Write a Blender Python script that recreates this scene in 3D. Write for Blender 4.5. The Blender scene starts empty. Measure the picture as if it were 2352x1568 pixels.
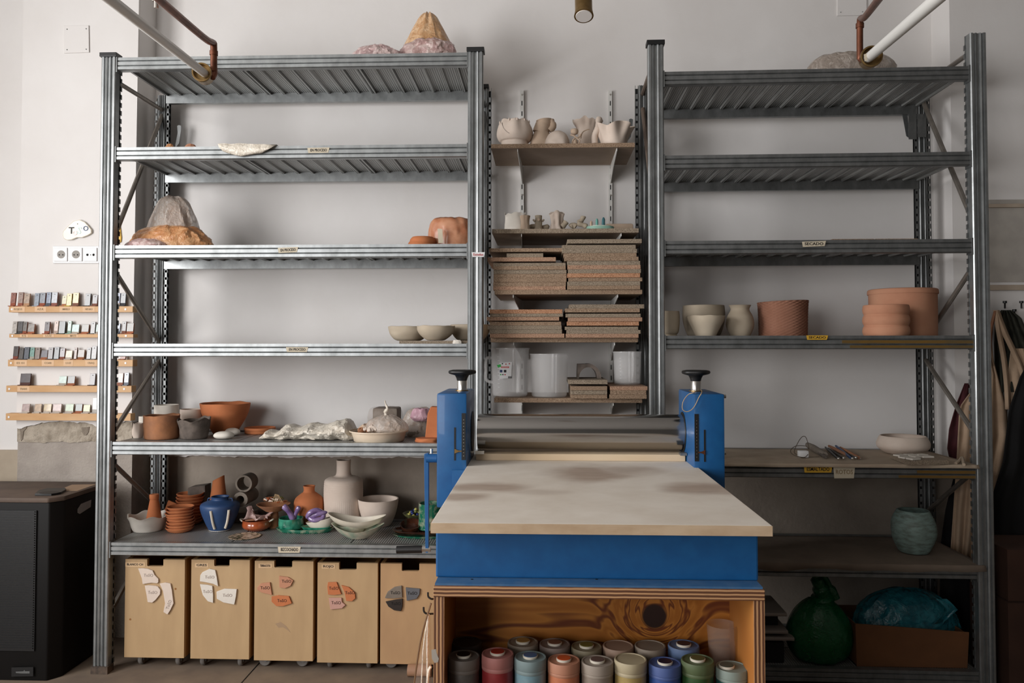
import bpy, bmesh, math, random
from mathutils import Vector, Matrix, noise
random.seed(7)
C = bpy.context.scene.collection
R = math.radians
# ------------------------------------------------------------------ camera
F, CX, CY, CH = 1829., 1176., 742., 1.34
YAW, PIT = math.atan(72/F), math.atan(51/F)
D0 = Vector((-math.sin(YAW), math.cos(YAW), 0))
DV = D0*math.cos(PIT) + Vector((0, 0, math.sin(PIT)))
UV = -D0*math.sin(PIT) + Vector((0, 0, math.cos(PIT)))
RV = Vector((math.cos(YAW), math.sin(YAW), 0))
cd = bpy.data.cameras.new('camera'); cam = bpy.data.objects.new('camera', cd); C.objects.link(cam)
cd.sensor_width = 36; cd.lens = 36*F/2352; cd.shift_y = (CY-784)/2352
cam.matrix_world = Matrix(((RV.x, UV.x, -DV.x, 0), (RV.y, UV.y, -DV.y, 0), (RV.z, UV.z, -DV.z, CH), (0, 0, 0, 1)))
bpy.context.scene.camera = cam
# ------------------------------------------------------------------ world, light, exposure
S = bpy.context.scene
S.view_settings.view_transform = 'Standard'; S.view_settings.look = 'None'
S.view_settings.gamma = 1; S.view_settings.use_curve_mapping = False
S.view_settings.exposure = 0.33
W = bpy.data.worlds.new('world'); S.world = W; W.use_nodes = True
W.node_tree.nodes['Background'].inputs[0].default_value = (.80, .88, 1, 1)
W.node_tree.nodes['Background'].inputs[1].default_value = 1.0
def area(name, loc, rot, sx, sy, power, col):
    l = bpy.data.lights.new(name, 'AREA'); l.shape = 'RECTANGLE'; l.size = sx; l.size_y = sy
    l.energy = power; l.color = col
    o = bpy.data.objects.new(name, l); C.objects.link(o); o.location = loc; o.rotation_euler = rot
    return o
# daylight through the left window and through the shop door behind the camera
area('window_daylight', (-3.46, .75, 1.85), (0, R(-90), 0), 2.0, 2.1, 140, (1, .982, .968))
area('shopfront_daylight', (-2.65, -3.05, 1.75), (R(90), 0, R(-14)), 1.5, 1.8, 58, (1, .975, .955))
# ------------------------------------------------------------------ pixel -> place helpers
def ray(px, py): return DV + RV*((px-CX)/F) + UV*((CY-py)/F)
def PY(px, py, Y):
    v = ray(px, py); t = Y/v.y; return Vector((v.x*t, Y, CH+v.z*t))
def PZ(px, py, Z):
    v = ray(px, py); t = (Z-CH)/v.z; return Vector((v.x*t, v.y*t, Z))
def XZ(px, Y, Z):      # point at depth Y and height Z seen in column px
    x = 0.
    for _ in range(4):
        p = Vector((x, Y, Z-CH)); d = p.dot(DV); u = CX+F*p.dot(RV)/d; x += (px-u)*d/F
    return Vector((x, Y, Z))
# ------------------------------------------------------------------ materials
def lin(h):
    h = h.lstrip('#'); o = []
    for i in (0, 2, 4):
        c = int(h[i:i+2], 16)/255; o.append(c/12.92 if c < .04045 else ((c+.055)/1.055)**2.4)
    return tuple(o)+(1,)
MATS = {}
class N:
    def __init__(s, name):
        s.m = bpy.data.materials.new(name); s.m.use_nodes = True
        s.t = s.m.node_tree; s.b = s.t.nodes['Principled BSDF']; s.tc = s.t.nodes.new('ShaderNodeTexCoord')
    def n(s, ty, **k):
        x = s.t.nodes.new(ty)
        for a, v in k.items(): setattr(x, a, v)
        return x
    def l(s, a, b): s.t.links.new(a, b)
    def coords(s, sc=(1, 1, 1), gen=False):
        m = s.n('ShaderNodeMapping'); m.inputs['Scale'].default_value = sc
        s.l(s.tc.outputs['Generated' if gen else 'Object'], m.inputs[0]); return m.outputs[0]
    def noise(s, scale, sc=(1, 1, 1), detail=4, rough=.55, dist=0):
        x = s.n('ShaderNodeTexNoise'); x.inputs['Scale'].default_value = scale; x.inputs['Detail'].default_value = detail
        x.inputs['Roughness'].default_value = rough; x.inputs['Distortion'].default_value = dist
        s.l(s.coords(sc), x.inputs['Vector']); return x.outputs['Fac']
    def ramp(s, fac, stops):
        r = s.n('ShaderNodeValToRGB'); e = r.color_ramp.elements
        while len(e) < len(stops): e.new(.5)
        for i, (p, c) in enumerate(stops):
            e[i].position = p; e[i].color = c if not isinstance(c, str) else lin(c)
        s.l(fac, r.inputs[0]); return r.outputs[0]
    def bump(s, fac, st, dist=.002):
        b = s.n('ShaderNodeBump'); b.inputs['Strength'].default_value = st; b.inputs['Distance'].default_value = dist
        s.l(fac, b.inputs['Height']); s.l(b.outputs[0], s.b.inputs['Normal'])
    def mix(s, f, a, b):
        m = s.n('ShaderNodeMix', data_type='RGBA')
        for sock, v in ((m.inputs[0], f), (m.inputs[6], a), (m.inputs[7], b)):
            if isinstance(v, (int, float)): sock.default_value = v
            elif isinstance(v, str): sock.default_value = lin(v)
            elif isinstance(v, tuple): sock.default_value = v
            else: s.l(v, sock)
        return m.outputs[2]
def mat(key, col, col2=None, rough=.7, metal=0, scale=12, st=(1, 1, 1), lo=.35, hi=.65, bump=0, bscale=60, bdist=.002, alpha=1, trans=0, coat=0, spec=None):
    if key in MATS: return MATS[key]
    a = N(key); b = a.b
    b.inputs['Roughness'].default_value = rough; b.inputs['Metallic'].default_value = metal
    if col2: a.l(a.ramp(a.noise(scale, st), [(lo, col), (hi, col2)]), b.inputs['Base Color'])
    else: b.inputs['Base Color'].default_value = lin(col)
    if bump: a.bump(a.noise(bscale, st), bump, bdist)
    if alpha < 1: b.inputs['Alpha'].default_value = alpha
    if trans: b.inputs['Transmission Weight'].default_value = trans
    if coat: b.inputs['Coat Weight'].default_value = coat
    if spec is not None: b.inputs['Specular IOR Level'].default_value = spec
    MATS[key] = a.m; return a.m
M = {}
M['wall'] = mat('white_plaster', '#dad6d3', '#e2dfdd', rough=.9, scale=2.2, lo=.3, hi=.7, bump=.25, bscale=14, bdist=.006)
M['cement'] = mat('rough_cement', '#968d85', '#a79e95', rough=.95, scale=9, bump=.8, bscale=90, bdist=.004)
M['cementdark'] = mat('brown_cement', '#857a6f', '#94897d', rough=.95, scale=5, bump=.5, bscale=60, bdist=.004)
M['crumble'] = mat('crumbled_plaster', '#b0a596', '#8a7f70', rough=.95, scale=22, lo=.4, hi=.7, bump=1, bscale=45, bdist=.012)
M['patch'] = mat('exposed_mortar', '#8b8073', '#7a6f63', rough=.95, scale=30, bump=1, bscale=70, bdist=.006)
M['floor'] = mat('concrete_floor', '#6c5e52', '#80705f', rough=.75, scale=6, bump=.2, bscale=40)
M['ceil'] = mat('ceiling_paint', '#b4b1ad', rough=.9)
def galv(key, c1, c2, rough=.36, metal=.8):
    a = N(key); a.b.inputs['Metallic'].default_value = metal
    n1 = a.noise(26, (1, 1, .6), 6, .65)
    a.l(a.ramp(n1, [(.3, c1), (.7, c2)]), a.b.inputs['Base Color'])
    r = a.n('ShaderNodeMapRange'); r.inputs[3].default_value = rough-.07; r.inputs[4].default_value = rough+.12
    a.l(a.noise(9, (1, 1, 1), 3), r.inputs[0]); a.l(r.outputs[0], a.b.inputs['Roughness']); a.bump(a.noise(70), .06)
    MATS[key] = a.m; return a.m
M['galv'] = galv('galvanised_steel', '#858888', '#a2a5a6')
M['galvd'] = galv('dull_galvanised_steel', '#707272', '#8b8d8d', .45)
M['dark'] = mat('dark_void_steel', '#1c1c1d', rough=.6, metal=.4)
def deckm():
    a = N('ribbed_galvanised_deck'); a.b.inputs['Metallic'].default_value = .45; a.b.inputs['Roughness'].default_value = .42
    w = a.n('ShaderNodeTexWave', wave_type='BANDS', bands_direction='X'); w.inputs['Scale'].default_value = 32
    a.l(a.tc.outputs['Object'], w.inputs['Vector'])
    a.l(a.ramp(w.outputs['Fac'], [(.1, '#707170'), (.6, '#a3a3a1')]), a.b.inputs['Base Color'])
    a.bump(w.outputs['Fac'], .5, .003); return a.m
M['deck'] = deckm()
M['cap'] = mat('black_plastic', '#141415', rough=.45)
M['rust'] = mat('rusty_foot', '#3a3029', '#57483c', rough=.8, scale=40)
M['brace'] = mat('brace_steel', '#7d766f', '#8d867e', rough=.45, metal=.6, scale=20)
M['braceb'] = mat('brown_brace', '#6d5f55', rough=.6, metal=.3)
def chip(key, c1, c2, c3):
    a = N(key); a.b.inputs['Roughness'].default_value = .9
    n = a.noise(290, (.8, .8, 1.25), 2, .6)
    n2 = a.noise(14, (1, 1, 1), 2)
    col = a.ramp(n, [(.28, c1), (.5, c2), (.72, c3)])
    a.l(a.mix(a.ramp(n2, [(.45, (0, 0, 0, 1)), (.8, (.45, .45, .45, 1))]), col, c2), a.b.inputs['Base Color'])
    a.bump(n, .5, .002); MATS[key] = a.m; return a.m
CHIP = [chip('chipboard_grey', '#5a4e41', '#8a7b69', '#a89a88'), chip('chipboard_brown', '#5f4b3a', '#8f7761', '#ad9780'),
        chip('chipboard_reddish', '#63473a', '#a5826a', '#bf9f85'), chip('chipboard_orange', '#6b4730', '#b08060', '#c9a284')]
M['lam'] = mat('worn_laminate_underside', '#94806f', '#85725f', rough=.7, scale=6)
def ply(key, axis, c1, c2, c3, sc=38):
    a = N(key); a.b.inputs['Roughness'].default_value = .65
    w = a.n('ShaderNodeTexWave', wave_type='BANDS', bands_direction=axis); w.inputs['Scale'].default_value = sc
    w.inputs['Distortion'].default_value = .8; w.inputs['Detail'].default_value = 2; w.inputs['Detail Scale'].default_value = .6
    a.l(a.tc.outputs['Object'], w.inputs['Vector'])
    c = a.ramp(w.outputs['Fac'], [(.15, c1), (.6, c2), (.95, c3)])
    a.l(a.mix(a.ramp(a.noise(30, (.3, .3, .3)), [(.6, (0, 0, 0, 1)), (.7, (.5, .5, .5, 1))]), c, c1), a.b.inputs['Base Color'])
    return a.m
M['plyz'] = ply('plywood_edge_flat', 'Z', '#5a3823', '#8c5d3c', '#c59a6f')
M['plyx'] = ply('plywood_edge_upright', 'X', '#5a3823', '#8c5d3c', '#c59a6f')
def pine(key, axis, knot=None, c=('#6a3210', '#a3621f', '#b9772f')):
    a = N(key); a.b.inputs['Roughness'].default_value = .5
    st = (1, 1, 9) if axis == 'x' else (9, 1, 1)
    co = a.coords(st); nz = a.n('ShaderNodeTexNoise'); nz.inputs['Scale'].default_value = 1.6; nz.inputs['Detail'].default_value = 2
    vec = co
    if knot is not None:
        d = a.n('ShaderNodeVectorMath', operation='DISTANCE'); a.l(a.tc.outputs['Object'], d.inputs[0]); d.inputs[1].default_value = knot
        g = a.n('ShaderNodeMapRange'); g.inputs[1].default_value = 0; g.inputs[2].default_value = .17; g.inputs[3].default_value = 1; g.inputs[4].default_value = 0
        a.l(d.outputs['Value'], g.inputs[0])
        p = a.n('ShaderNodeMath', operation='POWER'); a.l(g.outputs[0], p.inputs[0]); p.inputs[1].default_value = 2.2
        ad = a.n('ShaderNodeVectorMath', operation='SCALE'); ad.inputs[0].default_value = (2.2, 0, 2.2); a.l(p.outputs[0], ad.inputs['Scale'])
        v = a.n('ShaderNodeVectorMath', operation='ADD'); a.l(co, v.inputs[0]); a.l(ad.outputs[0], v.inputs[1]); vec = v.outputs[0]
    a.l(vec, nz.inputs['Vector'])
    m = a.n('ShaderNodeMath', operation='MULTIPLY'); a.l(nz.outputs['Fac'], m.inputs[0]); m.inputs[1].default_value = 26
    s = a.n('ShaderNodeMath', operation='SINE'); a.l(m.outputs[0], s.inputs[0])
    s2 = a.n('ShaderNodeMapRange'); s2.inputs[1].default_value = -1; a.l(s.outputs[0], s2.inputs[0])
    col = a.ramp(s2.outputs[0], [(.0, c[1]), (.75, c[2]), (1, c[0])])
    if knot is not None:
        k = a.ramp(g.outputs[0], [(.80, (0, 0, 0, 1)), (.84, (1, 1, 1, 1))])
        col = a.mix(k, col, '#2a140d')
    a.l(col, a.b.inputs['Base Color']); return a
M['birch'] = mat('pale_birch_plywood', '#a88a64', '#b89a72', rough=.6, scale=5, st=(1.6, 1, .35), bump=.05)
M['birchd'] = mat('stained_birch_plywood', '#a98560', '#ba966c', rough=.65, scale=4, st=(1.4, 1, .6))
M['birchs'] = mat('ochre_plywood_side', '#8a6234', '#9a7040', rough=.65, scale=8, st=(1, 1, .3))
M['railw'] = mat('pine_rail', '#bd9160', '#cba377', rough=.6, scale=14, st=(.4, 1, 1.2))
M['blue'] = mat('blue_enamel', '#0f4f84', '#13568c', rough=.42, scale=30, coat=.15)
M['bluelip'] = mat('dusty_blue_enamel', '#456a90', '#2e5f8c', rough=.6, scale=30)
M['chrome'] = mat('polished_steel', '#b9b7b5', rough=.13, metal=1)
M['steel'] = mat('brushed_steel', '#c9c6c0', rough=.28, metal=.95)
M['brass'] = mat('brass', '#94794f', '#80663f', rough=.35, metal=.85, scale=40)
M['copper'] = mat('old_copper', '#5b3626', '#7a4a35', rough=.4, metal=.6, scale=25)
M['whitepipe'] = mat('white_pipe', '#dad9d5', rough=.35)
M['white'] = mat('white_plastic', '#dcdcdc', rough=.35)
M['greyhole'] = mat('socket_shade', '#8f8a84', rough=.6)
M['black'] = mat('matt_black', '#0c0b0b', rough=.55)
M['heater'] = mat('black_heater_paint', '#0c0a09', rough=.6, spec=.2)
M['heatertop'] = mat('brown_heater_top', '#4c3f37', '#5d4d42', rough=.75, scale=9)
M['terra'] = mat('terracotta', '#b4693f', '#bf7549', rough=.85, scale=12, bump=.15, bscale=80)
M['terrad'] = mat('smoked_terracotta', '#8a6046', '#a8714c', rough=.9, scale=16, bump=.4, bscale=40, bdist=.004)
M['terral'] = mat('pink_terracotta', '#b27c60', '#bd8a6d', rough=.85, scale=7, bump=.1)
M['raw'] = mat('raw_beige_clay', '#b8a18c', '#c4ae99', rough=.9, scale=9, bump=.2, bscale=50)
M['rawp'] = mat('pale_bisque_clay', '#cdbcae', '#d8c9bc', rough=.85, scale=9, bump=.25, bscale=60)
M['raww'] = mat('white_bisque_clay', '#cfc8bd', '#ddd6cc', rough=.85, scale=9, bump=.15, bscale=60)
M['cream'] = mat('greige_clay', '#aa9c88', '#b8aa96', rough=.8, scale=6, bump=.1)
M['greyclay'] = mat('grey_clay', '#6f665c', '#7f756a', rough=.85, scale=20, bump=.3)
M['darkclay'] = mat('charcoal_clay', '#4c443e', '#6a5f57', rough=.9, scale=22, bump=.6, bscale=45, bdist=.004)
M['brownclay'] = mat('brown_clay', '#8a6048', '#94694f', rough=.9, scale=20)
M['navy'] = mat('navy_glaze', '#243c63', '#2c4871', rough=.5, scale=15)
M['greeng'] = mat('green_glaze', '#0d5a46', '#3f9379', rough=.18, scale=35, coat=.6)
M['greenw'] = mat('green_white_glaze', '#14614a', '#a9a890', rough=.2, scale=34, coat=.5, lo=.46, hi=.74)
M['oliveg'] = mat('olive_glaze', '#3c4020', '#6a6a40', rough=.2, scale=30, coat=.5)
M['browng'] = mat('brown_glaze', '#8a4020', '#a5512a', rough=.18, scale=20, coat=.7)
M['darkg'] = mat('dark_brown_glaze', '#2a1712', '#4a2a1c', rough=.15, scale=20, coat=.7)
M['purple'] = mat('lilac_glaze', '#6f5688', '#9580a8', rough=.2, scale=30, coat=.6)
M['ivory'] = mat('ivory_glaze', '#cfc6b4', '#ddd5c6', rough=.35, scale=12, coat=.3)
M['mintw'] = mat('mint_streaked_glaze', '#7f9a86', '#c3b8a4', rough=.3, scale=22, coat=.3)
M['mottle'] = mat('mottled_glaze', '#4a4a34', '#b9a28c', rough=.4, scale=60, lo=.42, hi=.55)
M['verd'] = mat('weathered_green_glaze', '#7d938c', '#5d665f', rough=.6, scale=30, st=(1, 1, 3), lo=.4, hi=.7, bump=.4)
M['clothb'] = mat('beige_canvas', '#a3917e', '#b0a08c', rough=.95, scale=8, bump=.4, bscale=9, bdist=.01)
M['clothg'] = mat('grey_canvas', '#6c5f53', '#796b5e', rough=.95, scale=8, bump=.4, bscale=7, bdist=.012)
M['apron'] = mat('ecru_cotton', '#a58c74', '#b59c84', rough=.95, scale=10)
M['maroon'] = mat('maroon_cloth', '#3a1218', '#4b1d22', rough=.9, scale=12)
M['coat'] = mat('black_wool', '#070607', rough=.95)
M['olive'] = mat('dark_olive_cloth', '#23241c', '#34342a', rough=.95, scale=16)
M['cardb'] = mat('brown_cardboard', '#6d4526', '#613d21', rough=.85, scale=7)
M['cardd'] = mat('dark_cardboard', '#3d2417', '#341d11', rough=.85, scale=7)
M['tape'] = mat('masking_tape', '#c7bca6', '#bcb19c', rough=.8, scale=30)
M['tapey'] = mat('yellow_tape', '#c79a2a', rough=.6)
M['yreflect'] = mat('painted_yellow_reflection', '#8f6a2a', '#6a6048', rough=.4, metal=.5, scale=12, st=(.4, 1, 2))  # colour of the warm reflection painted on the right unit's beams
M['ink'] = mat('black_ink', '#1a1614', rough=.6)
M['inkb'] = mat('blue_ink', '#2b3a66', rough=.6)
M['inkr'] = mat('red_ink', '#b04044', rough=.6)
M['inkg'] = mat('grey_pencil', '#8a7658', rough=.7)
M['stamp'] = mat('stamped_shadow', '#a3968d', rough=.9)
M['stampd'] = mat('stamped_dark', '#4a3026', rough=.9)
M['greenst'] = mat('green_sticker', '#35b04a', rough=.5)
def plastic(key, c1, c2, alpha, rough=.22, lo=.42, hi=.6, scale=25):
    a = N(key); b = a.b; b.inputs['Roughness'].default_value = rough
    n = a.noise(scale, (1, 1, 1), 5, .6, 1.2)
    a.l(a.ramp(n, [(lo, c1), (hi, c2)]), b.inputs['Base Color'])
    r = a.n('ShaderNodeMapRange'); r.inputs[1].default_value = .3; r.inputs[2].default_value = .7
    r.inputs[3].default_value = alpha-.15; r.inputs[4].default_value = min(1, alpha+.2)
    a.l(n, r.inputs[0]); a.l(r.outputs[0], b.inputs['Alpha']); a.bump(a.noise(40, (1, 1, 1), 3, .5, 1.5), .5, .01)
    return a.m
M['pclear'] = plastic('clear_crumpled_film', '#ded2c8', '#c0aea0', .58)
M['porange'] = plastic('orange_crumpled_film', '#c98a58', '#d9a678', .88)
M['ppeach'] = plastic('peach_crumpled_film', '#cf9f70', '#dcb892', .92)
M['ppink'] = plastic('pink_crumpled_film', '#cda9a8', '#dfc9c4', .7)
M['pcream'] = plastic('cream_crumpled_film', '#d8cebe', '#ece4d6', .95, rough=.4)
M['pgreen'] = plastic('green_crumpled_film', '#0a5c30', '#084d28', .95)
M['pblue'] = plastic('turquoise_crumpled_film', '#1b5a66', '#266f7a', .96)
M['pgrey'] = plastic('beige_crumpled_film', '#a89a8e', '#bcb0a6', .8)
M['frost'] = mat('frosted_polypropylene', '#e6e5e4', rough=.12, alpha=.24, coat=.5)
M['frostd'] = mat('thin_frosted_plastic', '#b8a294', rough=.35, alpha=.16)
# ------------------------------------------------------------------ mesh builder
def setprop(o, label=None, cat=None, group=None, kind=None):
    if label: o['label'] = label
    if cat: o['category'] = cat
    if group: o['group'] = group
    if kind: o['kind'] = kind
    return o
def wloc(o):
    v = Vector(o.location); p = o.parent
    while p: v += Vector(p.location); p = p.parent
    return v
def thing(name, label, cat, loc, group=None):
    o = bpy.data.objects.new(name, None); C.objects.link(o); o.location = loc; o.empty_display_size = .05
    return setprop(o, label, cat, group)
class G:
    def __init__(s, xf=None): s.v = []; s.f = []; s.xf = xf
    def add(s, vs, fs):
        n = len(s.v); s.v += [Vector(v) for v in vs]; s.f += [tuple(i+n for i in f) for f in fs]; return s
    def box(s, x0, x1, y0, y1, z0, z1):
        x0, x1 = sorted((x0, x1)); y0, y1 = sorted((y0, y1)); z0, z1 = sorted((z0, z1))
        return s.add([(x0, y0, z0), (x1, y0, z0), (x1, y1, z0), (x0, y1, z0), (x0, y0, z1), (x1, y0, z1), (x1, y1, z1), (x0, y1, z1)],
              [(0, 3, 2, 1), (4, 5, 6, 7), (0, 1, 5, 4), (1, 2, 6, 5), (2, 3, 7, 6), (3, 0, 4, 7)])
    def prism(s, poly, e, axis='y', fan=True):   # poly: list of 3D points, e: extrusion vector
        n = len(poly); a = [Vector(p) for p in poly]; b = [p+Vector(e) for p in a]
        return s.add(a+b, [tuple(range(n)), tuple(range(2*n-1, n-1, -1))]+[(i, i+n, (i+1) % n+n, (i+1) % n) for i in range(n)])
    def tube(s, pts, r, seg=10, caps=True):
        pts = [Vector(p) for p in pts]; n = len(pts); rs = r if isinstance(r, (list, tuple)) else [r]*n
        up = None; vs = []
        for i, p in enumerate(pts):
            t = (pts[min(i+1, n-1)]-pts[max(i-1, 0)]).normalized()
            if up is None: up = t.orthogonal().normalized()
            up = (up-t*up.dot(t)).normalized(); w = t.cross(up)
            for k in range(seg):
                a = 2*math.pi*k/seg; vs.append(p+(up*math.cos(a)+w*math.sin(a))*rs[i])
        fs = [(i*seg+k, i*seg+(k+1) % seg, (i+1)*seg+(k+1) % seg, (i+1)*seg+k) for i in range(n-1) for k in range(seg)]
        if caps: fs += [tuple(range(seg-1, -1, -1)), tuple((n-1)*seg+k for k in range(seg))]
        return s.add(vs, fs)
    def lathe(s, prof, c, seg=32, fn=None, sx=1, sy=1, axis='z', caps=True):
        c = Vector(c); vs = []
        for j, (r, z) in enumerate(prof):
            for k in range(seg):
                a = 2*math.pi*k/seg; rr, zz = (r, z) if fn is None else fn(r, z, a, j)
                x, y = rr*math.cos(a)*sx, rr*math.sin(a)*sy
                vs.append(c+(Vector((x, y, zz)) if axis == 'z' else Vector((zz, y, x)) if axis == 'x' else Vector((x, zz, y))))
        n = len(prof)
        fs = [(i*seg+k, i*seg+(k+1) % seg, (i+1)*seg+(k+1) % seg, (i+1)*seg+k) for i in range(n-1) for k in range(seg)]
        if caps: fs += [tuple(range(seg-1, -1, -1)), tuple((n-1)*seg+k for k in range(seg))]
        return s.add(vs, fs)
    def grid(s, rows):
        m = len(rows[0]); vs = [p for r in rows for p in r]
        return s.add(vs, [(i*m+k, i*m+k+1, (i+1)*m+k+1, (i+1)*m+k) for i in range(len(rows)-1) for k in range(m-1)])
    def build(s, name, m, parent=None, smooth=False, bevel=0, solid=0, ang=40):
        vs = s.v if s.xf is None else [s.xf @ v for v in s.v]
        mn = [min(v[i] for v in vs) for i in range(3)]; mx = [max(v[i] for v in vs) for i in range(3)]
        o0 = Vector(((mn[0]+mx[0])/2, (mn[1]+mx[1])/2, mn[2]))
        me = bpy.data.meshes.new(name); me.from_pydata([v-o0 for v in vs], [], s.f); me.materials.append(m)
        bm = bmesh.new(); bm.from_mesh(me); bmesh.ops.recalc_face_normals(bm, faces=bm.faces)
        if bevel:
            ed = [e for e in bm.edges if len(e.link_faces) == 2 and e.calc_face_angle(0) > R(35)]
            bmesh.ops.bevel(bm, geom=ed, offset=bevel, segments=2, affect='EDGES', profile=.6)
        if smooth:
            for f in bm.faces: f.smooth = True
            for e in bm.edges:
                if len(e.link_faces) == 2 and e.calc_face_angle(0) > R(ang): e.smooth = False
        bm.to_mesh(me); bm.free()
        o = bpy.data.objects.new(name, me); C.objects.link(o); o.location = o0
        if parent: o.location = o0-wloc(parent); o.parent = parent
        if solid:
            md = o.modifiers.new('thickness', 'SOLIDIFY'); md.thickness = solid; md.offset = 0
        return o
def st(o): return setprop(o, kind='structure')
def poly(px, Y, th): # pixel polygon standing upright at depth Y, th thick towards the viewer
    g = G(); return g.prism([PY(x, y, Y) for x, y in px], (0, -th, 0))
def text(s, px, py, hpx, Y, m, parent, tilt=0, name='lettering', wpx=None):
    cu = bpy.data.curves.new('t', 'FONT'); cu.body = s; cu.size = 1; cu.extrude = .01; cu.resolution_u = 2; cu.offset = .012 if name == 'lettering' else 0; cu.align_x = 'CENTER'; cu.align_y = 'CENTER'
    o = bpy.data.objects.new('t', cu); C.objects.link(o); bpy.context.view_layer.update()
    me = bpy.data.meshes.new_from_object(o); bpy.data.objects.remove(o)
    me.name = name; me.materials.append(m)
    k = Y/F; w = max(v.co.x for v in me.vertices)-min(v.co.x for v in me.vertices); h = hpx*k/.72
    sx = h if wpx is None else wpx*k/w
    me.transform(Matrix.Diagonal((sx, h, .05, 1))); p = PY(px, py, Y)
    me.transform(Matrix.Rotation(R(90), 4, 'X')); me.transform(Matrix.Rotation(R(tilt), 4, 'Y'))
    o = bpy.data.objects.new(name, me); C.objects.link(o); o.location = p-wloc(parent); o.parent = parent; return o
NZ = lambda x, y, z: noise.noise(Vector((x, y, z)))
def ridged(p, f=1., octs=3):
    s = 0; a = 1
    for i in range(octs): s += a*(1-2*abs(noise.noise(p*f))); f *= 2.1; a *= .5
    return s
# ------------------------------------------------------------------ room
YW, YP = 3.776, 3.608
CEIL = 3.35
def jag(x0, x1, z, amp, step=.012, seed=0, fn=None):
    pts = []; x = x0
    while x < x1:
        pts.append((x, z+amp*(NZ(x*7, seed, 0)+.6*NZ(x*24, seed, 3)+.3*NZ(x*70, seed, 7))+(fn(x) if fn else 0))); x += step
    pts.append((x1, pts[-1][1])); return pts
st(G().box(-4, 4, -3.3, 4.2, -.1, 0).build('floor', M['floor']))
fl = bpy.data.objects['floor']
for i, x in enumerate((-2.4, -1.2, 0, 1.2, 2.4)):   # joints between the floor slabs
    G().box(x-.002, x+.002, -3.2, YW, .0, .0012).build('joint', M['dark'], fl)
st(G().box(-4, 4, -3.3, 4.2, CEIL, CEIL+.1).build('ceiling', M['ceil']))
wb = st(G().box(-1.91, 1.84, YW+.012, YW+.2, 0, CEIL).build('wall_back', M['cementdark']))
zb = jag(-1.91, 1.84, .808, .012, seed=2)
G().prism([(x, YW+.012, z) for x, z in zb]+[(1.84, YW+.012, CEIL), (-1.91, YW+.012, CEIL)], (0, -.012, 0)).build('plaster', M['wall'], wb)
# left pillar
xl = PY(44, 600, YP).x
pl = st(G().prism([(xl, YP+.012, 0), (-1.901, YP+.012, 0), (-1.886, YP+.012, CEIL), (xl, YP+.012, CEIL)], (0, .4, 0)).build('wall_left_pillar', M['cement']))
zc = jag(xl, -1.896, .985, .018, seed=5, fn=lambda x: -.03*math.exp(-((x+2.42)/.05)**2)-.028*math.exp(-((x+2.02)/.06)**2))
G().prism([(x, YP+.012, z) for x, z in zc]+[(-1.886, YP+.012, CEIL), (xl, YP+.012, CEIL)], (0, -.012, 0)).build('plaster', M['wall'], pl)
G().prism([(-1.8965, YP+.0125, .985), (-1.8865, YP+.0125, CEIL), (-1.8855, YP+.0125, CEIL), (-1.8955, YP+.0125, .985)], (0, .18, 0)).build('plaster', M['wall'], pl)
z1 = jag(xl, -1.897, .893, .01, seed=9); z2 = [(x, z-.002) for x, z in zc]
G().prism([(x, YP+.012, z) for x, z in z1]+[(x, YP+.012, z) for x, z in reversed(z2)], (0, -.005, 0)).build('crumbled_band', M['crumble'], pl)
for q in ([(48, 975), (58, 969), (66, 972), (61, 984), (55, 990), (53, 1008), (49, 1012), (48, 992), (46, 984)],
          [(188, 981), (206, 980), (204, 992), (199, 999), (194, 999), (190, 993)], [(78, 968), (90, 964), (106, 966), (84, 970)]):
    poly(q, YP+.008, .004).build('mortar_patch', M['patch'], pl)
st(G().box(-3.6, xl, YP+.09, YP+.4, .62, CEIL).build('wall_left_return', M['wall']))
st(G().box(-3.6, xl, YP+.07, YP+.4, 0, PY(20, 1033, YP+.08).z).build('wall_left_plinth', mat('tan_plinth', '#a89a88', '#b3a592', rough=.9, scale=8)))
# right pillar and wall
st(G().box(1.822, 4, YP, 4.2, 0, CEIL).build('wall_right_pillar', M['wall']))
st(G().box(1.819, 4, YP-.003, 4.2, 0, .82).build('wall_right_added_band', M['cementdark']))  # cement-coloured band added to darken the foot of the pillar
# the rest of the room (outside the picture)
wl = st(G().box(-3.75, -3.6, -3.3, -.25, 0, CEIL).box(-3.75, -3.6, 1.85, 4.2, 0, CEIL).box(-3.75, -3.6, -.25, 1.85, 0, .75).box(-3.75, -3.6, -.25, 1.85, 2.8, CEIL).build('wall_left', M['ceil']))
wf = G().box(-3.57, -3.53, -.25, 1.85, .75, .8).box(-3.57, -3.53, -.25, 1.85, 2.75, 2.8)
for y in (-.25, .775, 1.80): wf.box(-3.57, -3.53, y, y+.05, .8, 2.75)
st(wf.build('window_1', M['white']))
DK = mat('dark_workshop_paint', '#6a6865', rough=.9)
st(G().box(3.6, 3.75, -3.3, 4.2, 0, CEIL).build('wall_right', DK))
st(G().box(-3.6, -3.5, -3.45, -3.3, 0, CEIL).box(-1.75, 3.6, -3.45, -3.3, 0, CEIL).box(-3.5, -1.75, -3.45, -3.3, 2.75, CEIL).box(-3.5, -1.75, -3.45, -3.3, 0, .75).build('wall_front', DK))
wf = G()
for x in (-3.5, -2.64, -1.79): wf.box(x, x+.04, -3.42, -3.36, .75, 2.75)
st(wf.build('window_2', M['white']))

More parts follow.
